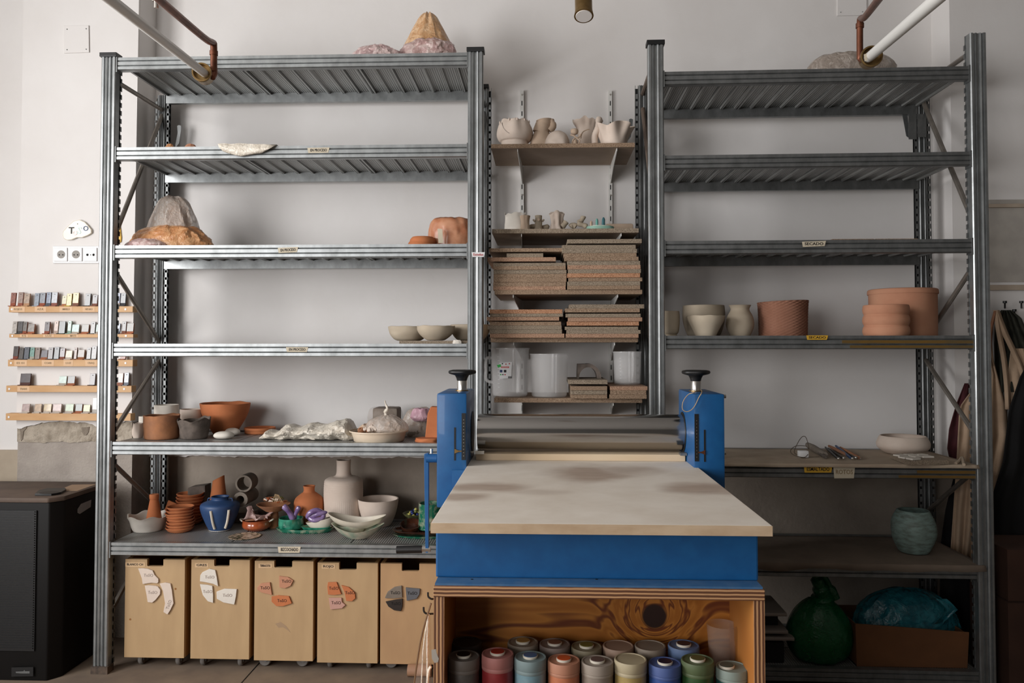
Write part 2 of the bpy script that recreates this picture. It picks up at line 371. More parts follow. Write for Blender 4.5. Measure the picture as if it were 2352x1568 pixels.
# ------------------------------------------------------------------ metal shelving units
def postpoly(w):
    h = w/2
    pr = [(-h, .004), (-h+.004, 0), (-h*.62, 0), (-h*.56, .006), (-h*.40, .006), (-h*.34, 0), (-h*.16, .002), (-h*.10, .007),
          (h*.10, .007), (h*.16, .002), (h*.34, 0), (h*.40, .006), (h*.56, .006), (h*.62, 0), (h-.004, 0), (h, .004)]
    return pr+[(h, .036), (-h, .036)]
def ladder(g, x0, x1, y0, y1, z0, z1, pitch=.034, vert='x'):
    if vert == 'x':
        g.box(x0, x0+.002, y0, y1, z0, z1).box(x1-.002, x1, y0, y1, z0, z1)
        z = z0
        while z < z1-pitch: g.box(x0, x1, y0, y1, z, z+pitch*.66); z += pitch
    else:
        g.box(x0, x1, y0, y0+.004, z0, z1); z = z0
        while z < z1-pitch: g.box(x0, x1, y0, y1, z, z+pitch*.6); z += pitch
def unit(name, label, xf, Wd, D, levels, tops, caps, npan, mbeam):
    U = thing(name, label, 'shelving unit', xf @ Vector((Wd/2, D/2, 0)))
    for i, (px, back) in enumerate(((0, 0), (Wd, 0), (0, 1), (Wd, 1))):
        ty = D if back else 0; w = .062 if not back else .036; top = tops[i]
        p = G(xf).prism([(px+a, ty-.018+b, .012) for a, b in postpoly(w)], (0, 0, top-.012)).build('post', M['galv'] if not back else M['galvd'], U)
        G(xf).box(px-w/2-.004, px+w/2+.004, ty-.024, ty+.024, 0, .03).build('foot', M['rust'], p)
        if caps[i]: G(xf).box(px-w/2-.005, px+w/2+.005, ty-.024, ty+.026, top-.002, top+.016).build('cap', M['cap'], p, bevel=.002)
        if back:
            g = G(xf)
            for sgn in (-1, 1):
                a, b = sorted((px+sgn*(w/2+.002), px+sgn*(w/2+.017))); ladder(g, a, b, ty-.012, ty-.010, .03, top)
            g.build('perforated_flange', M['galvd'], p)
            G(xf).box(px-w/2-.016, px+w/2+.016, ty+.004, ty+.008, .03, top-.01).build('interior_shade_strip', M['dark'], p)  # dark strip standing in for the shade inside the hollow post
        else:
            g = G(xf); sgn = 1 if px == 0 else -1
            a, b = sorted((px+sgn*(w/2), px+sgn*(w/2+.002))); ladder(g, a, b, ty+.018, ty+.032, .03, top, vert='y')
            g.build('perforated_flange', M['galvd'], p)
    bp = [(0, 0), (0, -.012), (.005, -.015), (0, -.018), (0, -.032), (.005, -.035), (0, -.038), (0, -.050), (.006, -.053), (.03, -.053), (.03, 0)]
    for zt in levels:
        mb = mbeam
        x0, x1 = .031, Wd-.031
        G(xf).prism([(x0, -.012+a, zt+b) for a, b in bp], (x1-x0, 0, 0)).build('front_beam', mb, U)
        G(xf).prism([(x0-.01, D+.012-a, zt+b) for a, b in bp], (x1-x0+.02, 0, 0)).build('back_beam', mb, U)
        for e in (x0, x1-.004): G(xf).box(e, e+.004, -.016, .018, zt-.062, zt+.004).build('beam_connector', M['galvd'], U)
        zd = zt-.006; pw = (Wd-.04)/npan
        for k in range(npan):
            a = .02+k*pw; g = G(xf); pr = [(a+.002, zd), (a+.002, zd-.012), (a+.012, zd-.012), (a+.012, zd-.003)]
            nr = max(3, round(pw/.0695))
            for r_ in range(1, nr):
                c = a+pw*r_/nr; pr += [(c-.009, zd-.003), (c-.005, zd-.011), (c+.005, zd-.011), (c+.009, zd-.003)]
            b = a+pw-.002; pr += [(b-.01, zd-.003), (b-.01, zd-.012), (b, zd-.012), (b, zd)]
            g.prism([(x, .02, z) for x, z in pr], (0, D-.04, 0)).build('deck_panel', M['deck'], U)
    return U
XL = Matrix.Translation((-1.812, 3.24, 0))
XR = Matrix.Translation((.452, 3.2, 0)) @ Matrix.Rotation(-math.atan(.02/1.255), 4, 'Z')
LV = [2.542, 2.164, 1.754, 1.347, .9425, .531]
RVL = [2.437, 2.099, 1.756, 1.3785, .874, .489, .084]
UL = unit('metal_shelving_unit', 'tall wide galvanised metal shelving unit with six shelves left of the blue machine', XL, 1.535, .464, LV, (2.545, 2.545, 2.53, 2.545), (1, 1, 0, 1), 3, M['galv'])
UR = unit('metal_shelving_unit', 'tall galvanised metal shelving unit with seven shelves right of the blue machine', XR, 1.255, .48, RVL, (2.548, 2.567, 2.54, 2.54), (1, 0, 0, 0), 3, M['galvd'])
def brace(U, xf, x, segs, m, r=.010):
    for (ya, za, yb, zb_) in segs: G(xf).tube([(x, ya, za), (x, yb, zb_)], r, 8).build('brace', m, U, smooth=True)
brace(UL, XL, 0, [(.02, 2.46, .454, 2.46), (.454, 2.435, .02, 1.757), (.02, 1.68, .454, 1.356), (.454, 1.268, .02, .944), (.02, .87, .454, .587), (.454, .50, .02, .20)], M['brace'])
brace(UL, XL, 1.535, [(.02, 2.46, .454, 2.46), (.454, 2.43, .02, 1.757), (.02, 1.68, .454, 1.356), (.454, 1.268, .02, .944), (.02, .87, .454, .587)], M['galvd'])
brace(UR, XR, 1.255, [(.02, 2.51, .47, 2.51), (.464, 2.45, .02, 1.80), (.02, 1.673, .47, 1.366), (.47, 1.276, .02, .965), (.02, .87, .47, .60)], M['brace'])
brace(UR, XR, 0, [(.02, 2.50, .47, 2.50), (.464, 2.43, .02, 1.82)], M['braceb'])
def joinplate(px0, px1, py0, py1, Y, U):
    a = PY(px0, py1, Y); b = PY(px1, py0, Y); G().box(a.x, b.x, Y-.002, Y, a.z, b.z).build('splice_plate', M['galvd'], U)
joinplate(2087, 2104, 262, 320, 3.616, UR); joinplate(2108, 2126, 262, 315, 3.612, UR)
G().prism([PY(x, y, 3.648) for x, y in ((2072, 258), (2084, 258), (2090, 318), (2082, 312))], (0, .003, 0)).build('gusset_plate', M['galvd'], UR)
def hook(px, py, flip, parent, Y=3.712):
    g = G().prism([PY(px+x, py+y, Y) for x, y in ((-4, -4), (0, -6), (5, -4), (4, 10), (0*flip, 36), (-8, 46), (-8, 38), (-3, 12))], (0, .002, 0))
    return g.build('anchor_lug', M['galvd'], parent)
hook(411, 293, 1, UL); hook(1449, 278, 1, UR)
# masking tape notes on the beams
def tapenote(U, px0, px1, py0, py1, Y, s, ink, m=None, hh=None, tilt=0, skew=0):
    g = G().prism([PY(px0, py0+skew, Y), PY(px1, py0-skew, Y), PY(px1-3, py1-skew, Y), PY(px0+2, py1+skew, Y)], (0, -.0008, 0))
    t = g.build('tape_label', m or M['tape'], U)
    text(s, (px0+px1)/2, (py0+py1)/2, hh or (py1-py0)*.55, Y-.0012, ink, t, tilt, wpx=(px1-px0)*.76)
YB = 3.2275
tapenote(UL, 706, 757, 339, 351, YB, 'EN PROCESO', M['ink'], skew=.5)
tapenote(UL, 638, 685, 568, 580, YB, 'EN PROCESO', M['ink'], skew=1, tilt=-3)
tapenote(UL, 657, 708, 797, 808, YB, 'EN PROCESO', M['ink'])
tapenote(UL, 638, 691, 1255, 1269, YB, 'BIZCOCHADO', M['ink'])
tapenote(UL, 1083, 1114, 579, 590, 3.2205, 'Esmelux', M['inkr'], m=M['white'])
tapenote(UR, 1842, 1897, 554, 566, 3.172, 'SECADO', M['ink'], skew=1)
tapenote(UR, 1852, 1902, 770, 780, 3.172, 'SECADO', M['ink'], m=M['tapey'])
tapenote(UR, 1846, 1912, 1070, 1085, 3.1712, 'ESMALTADO', M['ink'], m=M['tapey'])
tapenote(UR, 1914, 1964, 1070, 1098, 3.1706, 'ROTOS', M['inkg'], hh=10)
def film(px0, px1, lo, lp):  # thin yellow strips that paint a warm reflection onto the beam faces
    g = G(XR); g.box(lo, lp, -.0135, -.0125, px0, px1); return g.build('painted_yellow_reflection', M['yreflect'], UR)
film(1.379-.031, 1.379-.019, .72, 1.22); film(1.379-.049, 1.379-.039, .75, 1.22); film(.874-.049, .874-.039, .93, 1.22)  # painted warm reflection on the beam faces
film(.874-.031, .874-.02, 1.0, 1.22)  # painted warm reflection, as above

# ------------------------------------------------------------------ wall shelving in the middle (standards, brackets, chipboard)
for px, lab in ((1199, 'left'), (1401, 'right')):
    a = PY(px, 210, YW); b = PY(px, 950, YW); w = .0085
    t = thing('shelf_standard', f'{lab} pale grey slotted steel upright screwed to the back wall', 'shelf upright', (a.x, YW, .9))
    G().box(a.x-w, a.x+w, YW-.014, YW-.001, .9, a.z).build('channel', M['whitepipe'], t)
    g = G(); z = a.z-.05
    while z > .93: g.box(a.x-.0022, a.x+.0022, YW-.0146, YW-.0138, z-.022, z); z -= .05
    o = g.build('slot', M['black'], t); o['kind'] = 'stuff'
    for zz in (a.z-.02, a.z-.5, a.z-1.0): G().tube([(a.x, YW-.0138, zz), (a.x, YW-.017, zz)], .004, 10).build('screw', M['steel'], t)
def slab(px0, px1, pyt, pyb, Yf, depth, m):
    a = PY(px0, pyt, Yf); b = PY(px1, pyb, Yf)
    return G().box(a.x, b.x, Yf, Yf+depth, b.z, a.z)
WS = [(1128, 1458, 331, 338, 3.408, 1, 'top'), (1130, 1467, 526, 535, 3.336, 0, 'second'), (1136, 1475, 666, 675, 3.288, 1, 'middle'), (1127, 1465, 776, 786, 3.36, 1, 'fourth'), (1135, 1475, 914, 924, 3.328, 1, 'lowest')]
ST = {}
BR = {0: (1188, 1416), 1: (1197, 1426), 2: (1178, 1418), 3: (1179, 1411), 4: (1198, 1408)}
for i, (x0, x1, yt, yb, Yf, c, nm) in enumerate(WS):
    a = PY(x0, yt, Yf); b = PY(x1, yb, Yf); zt = a.z; zb_ = zt-.0175
    t = thing('wall_shelf', f'{nm} chipboard wall shelf between the two metal shelving units', 'shelf', ((a.x+b.x)/2, YW-.2, zb_), 'chipboard wall shelves')
    G().box(a.x, b.x, Yf, YW-.03, zb_, zt).build('board', CHIP[c], t)
    G().box(a.x+.001, b.x-.001, Yf+.002, YW-.031, zb_-.0008, zb_).build('laminate_underside', M['lam'], t)
    ST[i] = zt
    for k, sx in enumerate((1199, 1401)):
        xs = PY(sx, 400, YW).x; yf = Yf+.015
        xf_ = XZ(BR[i][k], yf, zb_-.01).x
        g = G()
        # a bracket, leaning slightly as in the photo: deep at the wall, shallow at the tip
        P = [(xs, YW-.014, zb_-.001), (xf_, yf, zb_-.001), (xf_, yf, zb_-.013), (xf_+(xs-xf_)*.55, yf+(YW-yf)*.55, zb_-.045), (xs, YW-.016, zb_-.085)]
        g.prism(P, (.003, 0, 0)).build('bracket', M['whitepipe'], t)
# stacks of boards
ordw = ['top', 'second', 'third', 'fourth', 'fifth', 'sixth', 'seventh', 'eighth', 'ninth', 'tenth', 'eleventh', 'twelfth']
def stack(rows, sc, oy, base, where, tones, Yf, wtag):
    n = len(rows); z = base+.0006
    for j in range(n-1, -1, -1):
        x0, x1, c0, c1 = rows[j]; px0, px1 = 1100+x0/sc, 1100+x1/sc
        cy = (c0+c1)/2/sc+oy; th = .0165
        Y = Yf+random.uniform(-.006, .006); zc_ = PY(1300, cy, Y).z
        zz = max(z, zc_-th/2); th = max(.010, min(.0172, (c1-c0)/sc*Y/F))
        if zz-z < .004: zz = z
        a = XZ(px0, Y, zz); b = XZ(px1, Y, zz)
        wh = 'topmost' if j == 0 else ('lowest' if j == n-1 else ordw[j]+' from top')
        o = G().box(a.x, b.x, Y, Y+.33+random.uniform(-.03, .03), zz, zz+th).build('chipboard_board', CHIP[tones[j]], bevel=.0008)
        setprop(o, f'chipboard board, {wh} in the {where}', 'board', wtag)
        z = zz+th+.0004
    return z
SCL = 5.345
stack([(1085, 2000, 365, 430), (1020, 1925, 430, 485), (1020, 1940, 487, 535), (1040, 1935, 537, 585), (1050, 1960, 588, 635), (1085, 1980, 637, 690), (1088, 1985, 690, 740), (1095, 1990, 742, 790), (1085, 1980, 793, 845), (1100, 2005, 845, 890), (1085, 1980, 890, 940), (1085, 1980, 942, 990)],
      SCL, 480, ST[2], 'right pile on the middle wall shelf', [0, 0, 0, 1, 1, 0, 2, 0, 3, 1, 0, 1], 3.28, 'boards piled on the middle wall shelf, right pile')
stack([(125, 1020, 475, 520), (340, 790, 537, 585), (105, 945, 590, 640), (175, 1065, 645, 685), (180, 1065, 690, 735), (180, 1075, 735, 782), (180, 1075, 783, 835), (180, 1075, 840, 890), (175, 1068, 893, 942), (175, 1065, 945, 990)],
      SCL, 480, ST[2], 'left pile on the middle wall shelf', [1, 0, 2, 0, 1, 0, 1, 1, 1, 2], 3.296, 'boards piled on the middle wall shelf, left pile')
stack([(1110, 2030, 45, 97), (1060, 1975, 98, 145), (1065, 1985, 150, 195), (1095, 2005, 200, 248), (1080, 1965, 258, 310), (1055, 1955, 318, 358), (1075, 1985, 362, 407), (1065, 1960, 410, 458)],
      SCL, 690, ST[3], 'right pile on the fourth wall shelf', [0, 1, 0, 2, 3, 0, 0, 2], 3.32, 'boards piled on the fourth wall shelf, right pile')
stack([(130, 1025, 100, 152), (135, 1030, 157, 195), (95, 985, 198, 245), (130, 1010, 252, 297), (108, 1015, 300, 348), (130, 1020, 353, 403), (135, 1050, 405, 455)],
      SCL, 690, ST[3], 'left pile on the fourth wall shelf', [3, 0, 2, 1, 0, 0, 2], 3.32, 'boards piled on the fourth wall shelf, left pile')
zt1 = stack([(1100, 1580, 975, 1028), (1130, 1575, 1050, 1100), (1130, 1575, 1102, 1150), (1130, 1575, 1152, 1205)], SCL, 690, ST[4], 'small pile under the clay arch', [0, 1, 0, 1], 3.304, 'small boards under the clay arch')
zt2 = stack([(1610, 2070, 1055, 1102), (1615, 2055, 1108, 1160), (1605, 2060, 1162, 1212)], SCL, 690, ST[4], 'small pile under the right clear jug', [2, 1, 1], 3.304, 'small boards under the clear jug')

# ------------------------------------------------------------------ blue slab rolling machine
BT = (.952, .014)    # table top height
machine = thing('slab_roller', 'blue slab rolling machine with a steel roller, two black knobs and a wide worktop', 'machine', (.123, 2.32, .815))
zb0, zb1 = PY(1000, 1338, 1.76).z, .928
def boardmat():
    a = N('stained_worktop'); a.b.inputs['Roughness'].default_value = .75
    base = a.ramp(a.noise(7, (1, 1, 1), 5, .6), [(.35, '#ddd2c4'), (.65, '#e8dfd3')])
    o = Vector((.123, 2.2376, .930)); m = None
    for (px, py, sx, sy, gain) in ((1360, 1100, .13, .20, 1.15), (1440, 1092, .12, .10, .8), (1105, 1135, .13, .085, 1.1), (1225, 1145, .09, .05, .5), (1640, 1138, .12, .10, 1.1), (1050, 1160, .08, .06, 1)):
        c = PZ(px, py, .952)-o
        mp = a.n('ShaderNodeMapping'); mp.inputs['Location'].default_value = (-c.x/sx, -c.y/sy, 0); mp.inputs['Scale'].default_value = (1/sx, 1/sy, 0)
        nn = a.n('ShaderNodeTexNoise'); nn.inputs['Scale'].default_value = 6; a.l(a.tc.outputs['Object'], nn.inputs['Vector'])
        a.l(a.tc.outputs['Object'], mp.inputs[0])
        ad = a.n('ShaderNodeVectorMath', operation='MULTIPLY_ADD'); a.l(nn.outputs['Color'], ad.inputs[0]); ad.inputs[1].default_value = (1.3, 1.3, 0); a.l(mp.outputs[0], ad.inputs[2])
        sb = a.n('ShaderNodeVectorMath', operation='SUBTRACT'); a.l(ad.outputs[0], sb.inputs[0]); sb.inputs[1].default_value = (.65, .65, 0)
        ln = a.n('ShaderNodeVectorMath', operation='LENGTH'); a.l(sb.outputs[0], ln.inputs[0])
        r = a.n('ShaderNodeMapRange', interpolation_type='SMOOTHSTEP'); r.inputs[1].default_value = .35; r.inputs[2].default_value = 1.25; r.inputs[3].default_value = gain*.8; r.inputs[4].default_value = 0
        a.l(ln.outputs['Value'], r.inputs[0])
        if m is None: m = r.outputs[0]
        else:
            mx = a.n('ShaderNodeMath', operation='MAXIMUM'); a.l(m, mx.inputs[0]); a.l(r.outputs[0], mx.inputs[1]); m = mx.outputs[0]
    st_ = a.ramp(a.noise(18, (.6, 2, 1)), [(.3, '#a48f7f'), (.7, '#b5a191')])
    a.l(a.mix(m, base, st_), a.b.inputs['Base Color']); return a.m
G().box(-.246, .492, 1.7472, 2.928, .930, .952).build('worktop', boardmat(), machine, bevel=.0015)
G().box(-.2465, .4925, 1.7457, 1.7470, .9295, .9515).build('worktop_front_edge', mat('raw_board_edge', '#b59a7c', '#c8b093', rough=.8, scale=25, st=(.4, 1, 1)), machine)
G().box(-.2475, -.2462, 1.7472, 1.792, .9295, .9515).build('bare_corner', CHIP[3], machine)
a = PY(1001, 1225, 1.80); b = PY(1742, 1322, 1.80)
bx0, bx1 = a.x, b.x
G().box(bx0, bx1, 1.80, 2.896, .8185, .9295).build('frame', M['blue'], machine, bevel=.004)
G().box(PY(999, 1340, 1.754).x, PY(1752, 1340, 1.754).x, 1.7545, 2.896, .8140, .8183).build('base_flange', M['bluelip'], machine)
for px in (1084, 1370, 1659): G().lathe([(.003, 0), (.003, .0005)], PZ(px, 1330, .8184), 10).build('bolt_hole', M['black'], machine)
# second board lying under the roller
bd = G().box(-.228, .474, 2.696, 3., .9525, .9745).build('pressing_board', mat('pale_board', '#cfb797', '#dac5a8', rough=.6, scale=6, st=(.3, 1, 1)), bevel=.001)
setprop(bd, 'pale wooden pressing board lying under the steel roller', 'board')
# housings
def housing(x0, x1, side):
    t0 = .8188; zt = PY(1035, 903, 2.56).z
    hx0, hx1 = PY(x0, 1000, 2.56).x, PY(x1, 1000, 2.56).x
    h = G().box(hx0, hx1, 2.56, 2.848, t0, zt).build('housing', M['blue'], machine, bevel=.007, smooth=True)
    cx = (hx0+hx1)/2
    g = G(); inx = hx1 if side == 'l' else hx0; s = 1 if side == 'l' else -1
    g.lathe([(.069, 0), (.069, .0012)], (inx+(.0006 if side == 'l' else -.0018), 2.764, 1.043), 40, axis='x')
    g.build('roller_opening', M['black'], h)
    rx = PY(1065 if side == 'l' else 1600, 1000, 2.56).x
    za, zb_ = PY(0, 945, 2.56).z, PY(0, 1050, 2.56).z
    u = G().box(rx-.0065, rx+.0065, 2.5585, 2.56, zb_, za).build('depth_scale', M['black'], h)
    g = G(); z = zb_+.012
    while z < za-.012: g.box(rx-.0012, rx+.0012, 2.5575, 2.5585, z, z+.0025); z += .0105
    g.build('scale_marks', M['steel'], u)['kind'] = 'stuff'
    sx = PY(1045 if side == 'l' else 1618.5, 1000, 2.56).x
    G().box(sx-.0026, sx+.0026, 2.5588, 2.5605, PY(0, 1051, 2.56).z, PY(0, 977 if side == 'l' else 980, 2.56).z).build('slot', M['black'], h)
    zp = PY(0, 1030, 2.56).z; d = 1 if side == 'l' else -1
    G().prism([(sx-.001*d, 2.558, zp+.0075), (sx-.001*d, 2.558, zp-.0075), (sx+.0125*d, 2.558, zp-.002), (sx+.022*d, 2.558, zp-.002), (sx+.022*d, 2.558, zp+.002), (sx+.0125*d, 2.558, zp+.002)], (0, -.002, 0)).build('pointer', M['copper'] if side == 'r' else M['brass'], h)
    kx = PY(1061 if side == 'l' else 1598, 880, 2.704).x; zt = zt
    G().lathe([(.0225, zt), (.0225, zt+.003)], (kx, 2.704, 0), 28).build('washer', M['brass'], h)
    G().lathe([(.0165, zt+.003), (.0168, zt+.034), (.016, zt+.035)], (kx, 2.704, 0), 28).build('spindle_collar', M['steel'], h, smooth=True)
    k0 = zt+.035
    def kn(r, z, a_, j): return (r*(1+(.035*math.cos(5*a_) if z > k0+.014 and r > .03 else 0)), z)
    G().lathe([(.017, k0), (.019, k0+.008), (.024, k0+.018), (.036, k0+.021), (.045, k0+.024), (.0475, k0+.029), (.045, k0+.034), (.034, k0+.0365), (.006, k0+.037)], (kx, 2.704, 0), 50, fn=kn).build('knob', M['cap'], h, smooth=True, ang=70)
    return h, kx, zt
hl, kxl, ztl = housing(1003, 1072, 'l'); hr, kxr, ztr = housing(1594, 1665, 'r')
G().box(PY(1040, 0, 2.552).x, bx0+.02, 2.552, 2.56, PY(0, 1120, 2.552).z, PY(0, 1073, 2.552).z).build('side_plate', M['blue'], machine)
G().tube([(-.226, 2.764, 1.043), (.476, 2.764, 1.043)], .0605, 96).build('roller', M['chrome'], machine, smooth=True)
G().box(-.23, -.2, 2.688, 2.72, .974, .985).build('guide_bracket', M['steel'], machine)
G().box(.455, .476, 2.676, 2.712, .974, .982).build('guide_bracket', M['galvd'], machine)
# crank on the left side
cr = G(); p0 = PY(1004, 1052, 2.64); p1 = PY(977, 1052, 2.64)
cr.tube([p0, p1+Vector((.004, 0, 0))], .0145, 20)
ck = cr.build('crank_hub', M['blue'], machine, smooth=True)
G().prism([PY(x, y, 2.6336) for x, y in ((974, 1043), (984, 1040), (984, 1066), (984.5, 1266), (981, 1270), (977, 1268), (974, 1066))], (0, .018, 0)).build('crank_arm', M['blue'], ck, bevel=.001)
G().tube([PY(911, 1262, 2.64), PY(969, 1261, 2.64)], .0122, 20).build('crank_grip', M['cap'], ck, smooth=True)
G().tube([PY(969, 1261, 2.64), PY(989, 1261, 2.64)], .009, 6).build('crank_bolt', M['steel'], ck)
G().tube([PY(991, 1041, 2.64), PY(991, 1030, 2.64)], .005, 8).build('set_screw', M['steel'], ck)
for yy in (910, 1040): G().tube([PY(1667, yy, 2.64), PY(1663, yy, 2.64)], .006, 10).build('side_bolt', M['steel'], machine)
# cord loop hanging on the right knob
lp = [(1596, 900), (1582, 905), (1571, 918), (1567, 932), (1569, 941), (1577, 945), (1588, 941), (1597, 930), (1605, 913), (1612, 901)]
pts = [PY(x, y, 2.548) for x, y in lp]
pts = [Vector((kxr-.012, 2.688, ztr+.006))]+pts+[Vector((kxr+.015, 2.688, ztr+.006))]
def cr_spline(P, n=6):
    out = []
    for i in range(len(P)-1):
        a0, a1, a2, a3 = P[max(i-1, 0)], P[i], P[i+1], P[min(i+2, len(P)-1)]
        for k in range(n):
            t = k/n; out.append(.5*((2*a1)+(a2-a0)*t+(2*a0-5*a1+4*a2-a3)*t*t+(3*a1-a0-3*a2+a3)*t*t*t))
    return out+[P[-1]]
setprop(G().tube(cr_spline(pts), .0013, 6).build('cord', M['birch'], smooth=True), 'thin beige cord looped around the right knob of the blue machine', 'cord')

# ------------------------------------------------------------------ plywood box under the machine
box = thing('plywood_cabinet', 'open plywood cabinet carrying the blue machine and the glaze jars', 'cabinet', (.13, 1.92, 0))
fx0, fx1 = PY(996, 1400, 1.752).x, PY(1756, 1400, 1.752).x; zt = .8135; th = .0225
knot = None
G().box(fx0, fx1, 1.748, 2.88, zt-th, zt).build('top_panel', M['plyz'], box, bevel=.001)
sidem = pine('pine_side', 'z', None, ('#874a1c', '#a8692e', '#b87c3e')).m
for s in (0, 1):
    a_ = fx0 if s == 0 else fx1-.0235
    G().box(a_, a_+.0235, 1.7520, 2.88, .05, zt-th-.0003).build('side_panel', sidem, box)
    G().box(a_, a_+.0235, 1.7505, 1.7519, .05, zt-th-.0003).build('side_panel_edge', M['plyx'], box)
zj = .545
bk = G().box(fx0+.0236, fx1-.0236, 1.976, 1.9856, .05, zt-th-.0004)
kp = PY(1503, 1415, 1.976)
bo = Vector(((fx0+fx1)/2, 1.9808, .05))
bk.build('back_panel', pine('knotty_pine_back', 'x', tuple(kp-bo+Vector((0, -.006, 0)))).m, box)
G().box(fx0+.0236, fx1-.0236, 1.76, 1.9752, zj-.018, zj).build('inner_shelf', M['plyz'], box)
poly([(991, 1492), (1001, 1490), (1003, 1500), (1008, 1512), (1006, 1520), (998, 1522), (992, 1512)], 1.7508, .0006).build('grey_paint_smear', mat('grey_smear', '#a39a90', rough=.8), box)
G().box(fx0-.0, fx0+.05, 1.84, 1.872, 0, .05).box(fx1-.05, fx1, 1.84, 1.872, 0, .05).box(fx0, fx0+.05, 2.8, 2.832, 0, .05).box(fx1-.05, fx1, 2.8, 2.832, 0, .05).build('foot_block', M['plyz'], box)
for (x, y) in ((985, 1366), (975, 1400)):
    xs = fx0; Yh = 1.792 if y == 1366 else 1.84
    p = [Vector((fx0-.0005, Yh, PY(x, y+10, Yh).z)), PY(997, y+9, Yh-.006), PY(x+6, y+9, Yh-.012), PY(x-1, y+4, Yh-.012), PY(x-2, y-6, Yh-.012)]
    G().tube(cr_spline(p, 4), .0022, 8).build('hook', M['cap'], box, smooth=True)
# glaze jars
def jar(cx, pyt, Y, body, band, disc, dz, lab, grp, lidc=None):
    r = .0355; p = PY(cx, pyt, Y); zt_ = p.z; z0 = zj+.0005
    t = thing('glaze_jar', lab, 'jar', (p.x, Y, z0), grp)
    h = zt_-z0
    G().lathe([(r*.96, z0), (r, z0+.004), (r, z0+h*.62), (r*.99, z0+h*.66)], (p.x, Y, 0), 36).build('body', body, t, smooth=True)
    lid = G().lathe([(r*.985, z0+h*.64), (r*1.02, z0+h*.66), (r*1.02, z0+h*.72), (r*1.0, z0+h*.735), (r*1.03, z0+h*.75), (r*1.03, z0+h*.96), (r*1.0, z0+h), (r*.92, z0+h), (r*.90, z0+h-.0015), (.004, z0+h-.0015)], (p.x, Y, 0), 36, fn=lambda q, z, a, j: (q*(1+.006*NZ(a*2, z*90, cx)), z)).build('lid', band, t, smooth=True)
    if disc:
        d = G().lathe([(.0165, zt_-.001), (.0172, zt_+.001), (.0172, zt_+.0035), (.016, zt_+.0045)], (p.x+dz, Y-.002, 0), 28).build('sample_disc', M['ivory'], t, smooth=True)
        G().lathe([(.0158, zt_+.0045), (.015, zt_+.0053)], (p.x+dz, Y-.002, 0), 28).build('glaze_spot', disc, d, smooth=True)
def pm(k, a, b=None, **kw): return mat(k, a, b or a, rough=kw.pop('rough', .6), scale=30, **kw)
JB = [('grey', '#4b4744', '#5f5954', '#6a625b', '#191615'), ('crimson', '#7c2226', '#8b2f31', '#a36a64', '#a02620'), ('sky blue', '#7e9aa2', '#6a8a96', '#7c8d8e', '#2f5b84'), ('salmon', '#b56a4a', '#c07a58', '#b07a60', '#c05028'),
      ('putty', '#80746a', '#8e8276', '#93877b', '#5b4c4a'), ('mustard', '#a8925e', '#97814e', '#ada083', None), ('cobalt blue', '#2b4580', '#35508c', '#43568a', '#14142c'), ('green', '#24401f', '#31502a', '#4f5c3c', '#4d5334'), ('blue-green', '#365c58', '#2a4a48', '#7c8880', '#3d4a40')]
for i, ((cx, py), (nm, b1, b2, l1, d1)) in enumerate(zip(((1065, 1506), (1143, 1500), (1218, 1508), (1295, 1515), (1372, 1518), (1448, 1513), (1527, 1522), (1602, 1515), (1681, 1531)), JB)):
    jar(cx, py-1, 1.832, pm('jarb%d' % i, b1, b2, rough=.35), pm('jarl%d' % i, l1), pm('jard%d' % i, d1, rough=.3) if d1 else None, (-.012 if i == 8 else 0), f'{nm} glaze jar in the front row inside the plywood cabinet', 'glaze jars in the front row')
JR = [('yellow-spotted', '#8c7f70', '#a78448'), ('brown-spotted', '#7f7068', '#7a5444'), ('olive-spotted', '#80765f', '#6c6a30'), ('bare-lidded pinkish', '#947a68', None), ('bare-lidded beige', '#85786a', None), ('dark-spotted blue', '#55698c', '#241f2c')]
for i, ((cx, py), (nm, l1, d1)) in enumerate(zip(((1201, 1474), (1274, 1478), (1347, 1484), (1420, 1482), (1493, 1482), (1570, 1481)), JR)):
    jar(cx, py-1, 1.909, pm('jrb%d' % i, l1, rough=.4), pm('jrl%d' % i, l1), pm('jrd%d' % i, d1, rough=.3) if d1 else None, 0, f'{nm} glaze jar in the back row inside the plywood cabinet', 'glaze jars in the back row')
jar(1071, 1473, 1.915, pm('jrb9', '#2c2522'), pm('jrl9', '#3a302c'), None, 0, 'dark brown glaze jar in the back left corner of the plywood cabinet', 'glaze jars in the back row')
c = PY(1658, 1440, 1.92)
setprop(G().lathe([(.026, zj+.0005), (.029, zj+.04), (.0355, PY(1658, 1432, 1.92).z), (.0345, PY(1658, 1432, 1.92).z), (.028, zj+.04), (.024, zj+.003)], (c.x, 1.92, 0), 36).build('plastic_cup', M['frostd'], smooth=True), 'translucent plastic cup at the right end of the jars in the cabinet', 'cup')
